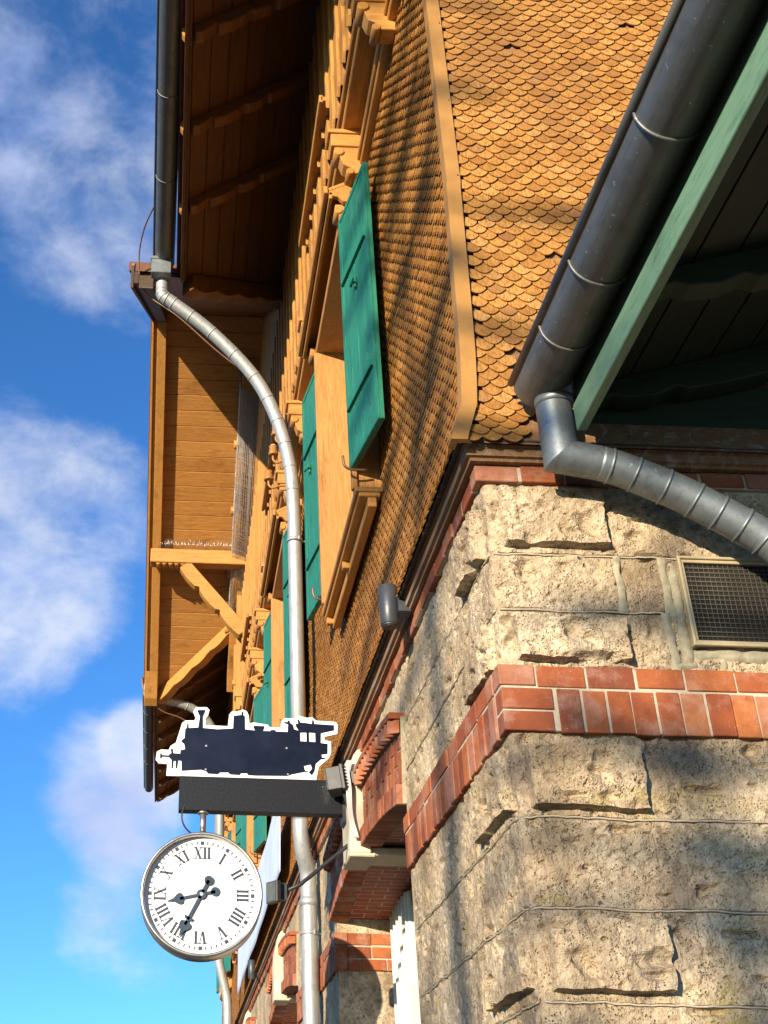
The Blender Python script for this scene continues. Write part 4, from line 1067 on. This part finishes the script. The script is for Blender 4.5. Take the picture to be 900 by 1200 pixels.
def spruce(label, base, H, z0, rmax, seed):
    rn = random.Random(seed); t = thing('spruce_tree', label, 'tree', base); tr = MB(); cr = MB(); b = Vector(base)
    tr.tube([b + Vector((.05*math.sin(k), .05*math.cos(2*k), H*k/8)) for k in range(9)], [.17*(1-k/8.6) for k in range(9)], 10)
    z = z0
    while z < H-.4:
        R_ = rmax*min(1, (H-z)/(H-z0)*1.25); n = rn.randint(4, 6); a0 = rn.uniform(0, 6.28)
        for k in range(n):
            a = a0 + 6.283*k/n + rn.uniform(-.3,.3); l = R_*rn.uniform(.65,1.05); d = Vector((math.cos(a), math.sin(a), 0)); sd = Vector((-d.y, d.x, 0))
            dr = rn.uniform(-.10,.06); zz = z + rn.uniform(-.10,.10)
            pts = [b + Vector((0,0,zz)) + d*(l*q) + Vector((0,0,dr*l*q + .10*math.sin(q*3))) for q in np.linspace(0, 1, 6)]
            cr.tube(pts, [.035,.03,.025,.02,.014,.006], 5, 0)
            for m in range(int(25*l)):
                q = rn.uniform(.18, 1.0); p = pts[0].lerp(pts[-1], q) + Vector((0,0,.10*math.sin(q*3)))
                w = rn.choice((-1, 1))*rn.uniform(.2, 1)*(.42*(1.15-q)+.10); e = p + sd*w + d*rn.uniform(.05,.25) + Vector((0,0,rn.uniform(-.12,.02)))
                nx = (e-p).normalized().cross(Vector((0,0,1))).normalized()*.030; up = Vector((0,0,.028))
                cr.add([p-nx, p+nx, e+nx*.4, e-nx*.4, p+up, p-up, e-up*.4, e+up*.4], [(0,1,2,3), (4,5,6,7)], 1)
        z += rn.uniform(.55, .95)
    tr.build('trunk', [M['bark']], t); cr.build('crown', [M['bark'], M['needles']], t)
spruce('tall open spruce across the platform, opposite the shingled corner', (-15.0, -22.0, 0), 16.5, 9.9, 2.3, 4)
spruce('short spruce opposite the canopy end of the stone wall', (-13.75, -22.6, 0), 10.2, 6.3, 1.7, 9)

# ================================================================== LIGHT, SKY, CAMERA
SUN = Vector((-1, -1.55, .35)).normalized()
sl = bpy.data.lights.new('sun', 'SUN'); so = bpy.data.objects.new('sun', sl); COL.objects.link(so)
sl.energy = 5.0; sl.angle = rad(.5); sl.color = (1.0, .85, .63)
so.rotation_euler = SUN.to_track_quat('Z', 'Y').to_euler(); so.location = (-20, -30, 12)
w = bpy.data.worlds.new('World'); scene.world = w; w.use_nodes = True; nt = w.node_tree
bgn = nt.nodes['Background']; sky = N(nt, 'ShaderNodeTexSky'); sky.sky_type = 'NISHITA'; sky.sun_disc = False
sky.sun_elevation = math.asin(SUN.z); sky.sun_rotation = math.atan2(SUN.x, SUN.y) % (2*math.pi)
sky.air_density = 1.0; sky.dust_density = .3; sky.ozone_density = 3.0; sky.altitude = 500
tc = N(nt, 'ShaderNodeTexCoord'); D = tc.outputs['Generated']
def blob(cx, cy, cz, r0, r1):
    d = N(nt, 'ShaderNodeVectorMath', operation='DOT_PRODUCT'); v = Vector((cx,cy,cz)).normalized(); d.inputs[1].default_value = v
    L(nt, D, d.inputs[0]); mr = N(nt, 'ShaderNodeMapRange', interpolation_type='SMOOTHSTEP')
    mr.inputs[1].default_value = math.cos(rad(r0)); mr.inputs[2].default_value = math.cos(rad(r1)); L(nt, d.outputs['Value'], mr.inputs[0]); return mr.outputs[0]
def add(a, b_): return math_n(nt, 'ADD', a, b_)
def mul(a, b_): return math_n(nt, 'MULTIPLY', a, b_)
mp = N(nt, 'ShaderNodeMapping'); mp.inputs['Scale'].default_value = (1, 1, 1.5); L(nt, D, mp.inputs['Vector'])
n1 = noise_t(nt, mp.outputs['Vector'], 9.5, 14, .60, .2); n2 = noise_t(nt, mp.outputs['Vector'], 7.0, 10, .6)
veil = add(add(mul(blob(-.116,.651,.751, 13, 2), .20), mul(blob(-.05,.72,.69, 8, 1), .15)), mul(blob(.0,.2,.98, 40, 10), .15))
mid = add(mul(blob(-.14,.865,.50, 8.8, 1.5), .36), mul(blob(-.13,.90,.42, 6.0, 1), .32))
low = add(mul(blob(-.045,.95,.300, 5.0, 1.0), .62), mul(blob(-.02,.945,.335, 3.0, .8), .30))
wisp = mul(blob(-.035,.98,.196, 4.5, .5), .33)
mask = add(add(veil, mid), add(low, wisp))
dens = N(nt, 'ShaderNodeMapRange', interpolation_type='SMOOTHSTEP'); dens.inputs[1].default_value = .66; dens.inputs[2].default_value = 1.18
L(nt, add(n1, mask), dens.inputs[0])
shade = ramp(nt, n2, ((.36, (.52,.66,1.08)), (.60, (.95,1.0,1.12))))
cl = N(nt, 'ShaderNodeMix', data_type='RGBA'); L(nt, mul(dens.outputs[0], .85), cl.inputs[0])
# sky colour lifted towards the saturated daylight blue of the photograph
sc = N(nt, 'ShaderNodeMix', data_type='RGBA', blend_type='MULTIPLY'); sc.inputs[0].default_value = 1.0; L(nt, sky.outputs[0], sc.inputs[6]); sc.inputs[7].default_value = (.50, .96, 1.42, 1)
L(nt, sc.outputs[2], cl.inputs[6])
shade = mixc(nt, mul(blob(-.050,.960,.275, 3.2, 1), .6), shade, (.58,.63,.88))
cs2 = N(nt, 'ShaderNodeVectorMath', operation='SCALE'); cs2.inputs['Scale'].default_value = 4.8; L(nt, shade, cs2.inputs[0]); L(nt, cs2.outputs[0], cl.inputs[7])
L(nt, cl.outputs[2], bgn.inputs['Color']); bgn.inputs['Strength'].default_value = .10

cam = bpy.data.cameras.new('camera'); cm = bpy.data.objects.new('camera', cam); COL.objects.link(cm); scene.camera = cm
a, b, c = rad(1.0505), rad(30.1875), rad(1.4009)
fwd = Vector((math.sin(a)*math.cos(b), math.cos(a)*math.cos(b), math.sin(b))); right = Vector((math.cos(a), -math.sin(a), 0)); upv = right.cross(fwd)
r2 = right*math.cos(c) + upv*math.sin(c); u2 = -right*math.sin(c) + upv*math.cos(c)
from mathutils import Matrix
mt = Matrix((r2, u2, -fwd)).transposed().to_4x4(); mt.translation = Vector((-1.4312, -4.90568, 1.6)); cm.matrix_world = mt
cam.sensor_fit = 'VERTICAL'; cam.sensor_height = 36; cam.lens = 1403.85/1200*36
cam.shift_x = (450-239.91)/1200; cam.shift_y = (607.75-600)/1200
cam.clip_start = .05; cam.clip_end = 2000
scene.view_settings.view_transform = 'Standard'; scene.view_settings.look = 'None'; scene.view_settings.exposure = .95; scene.view_settings.gamma = 1
scene.cycles.max_bounces = 6; scene.cycles.diffuse_bounces = 2; scene.cycles.use_denoising = True
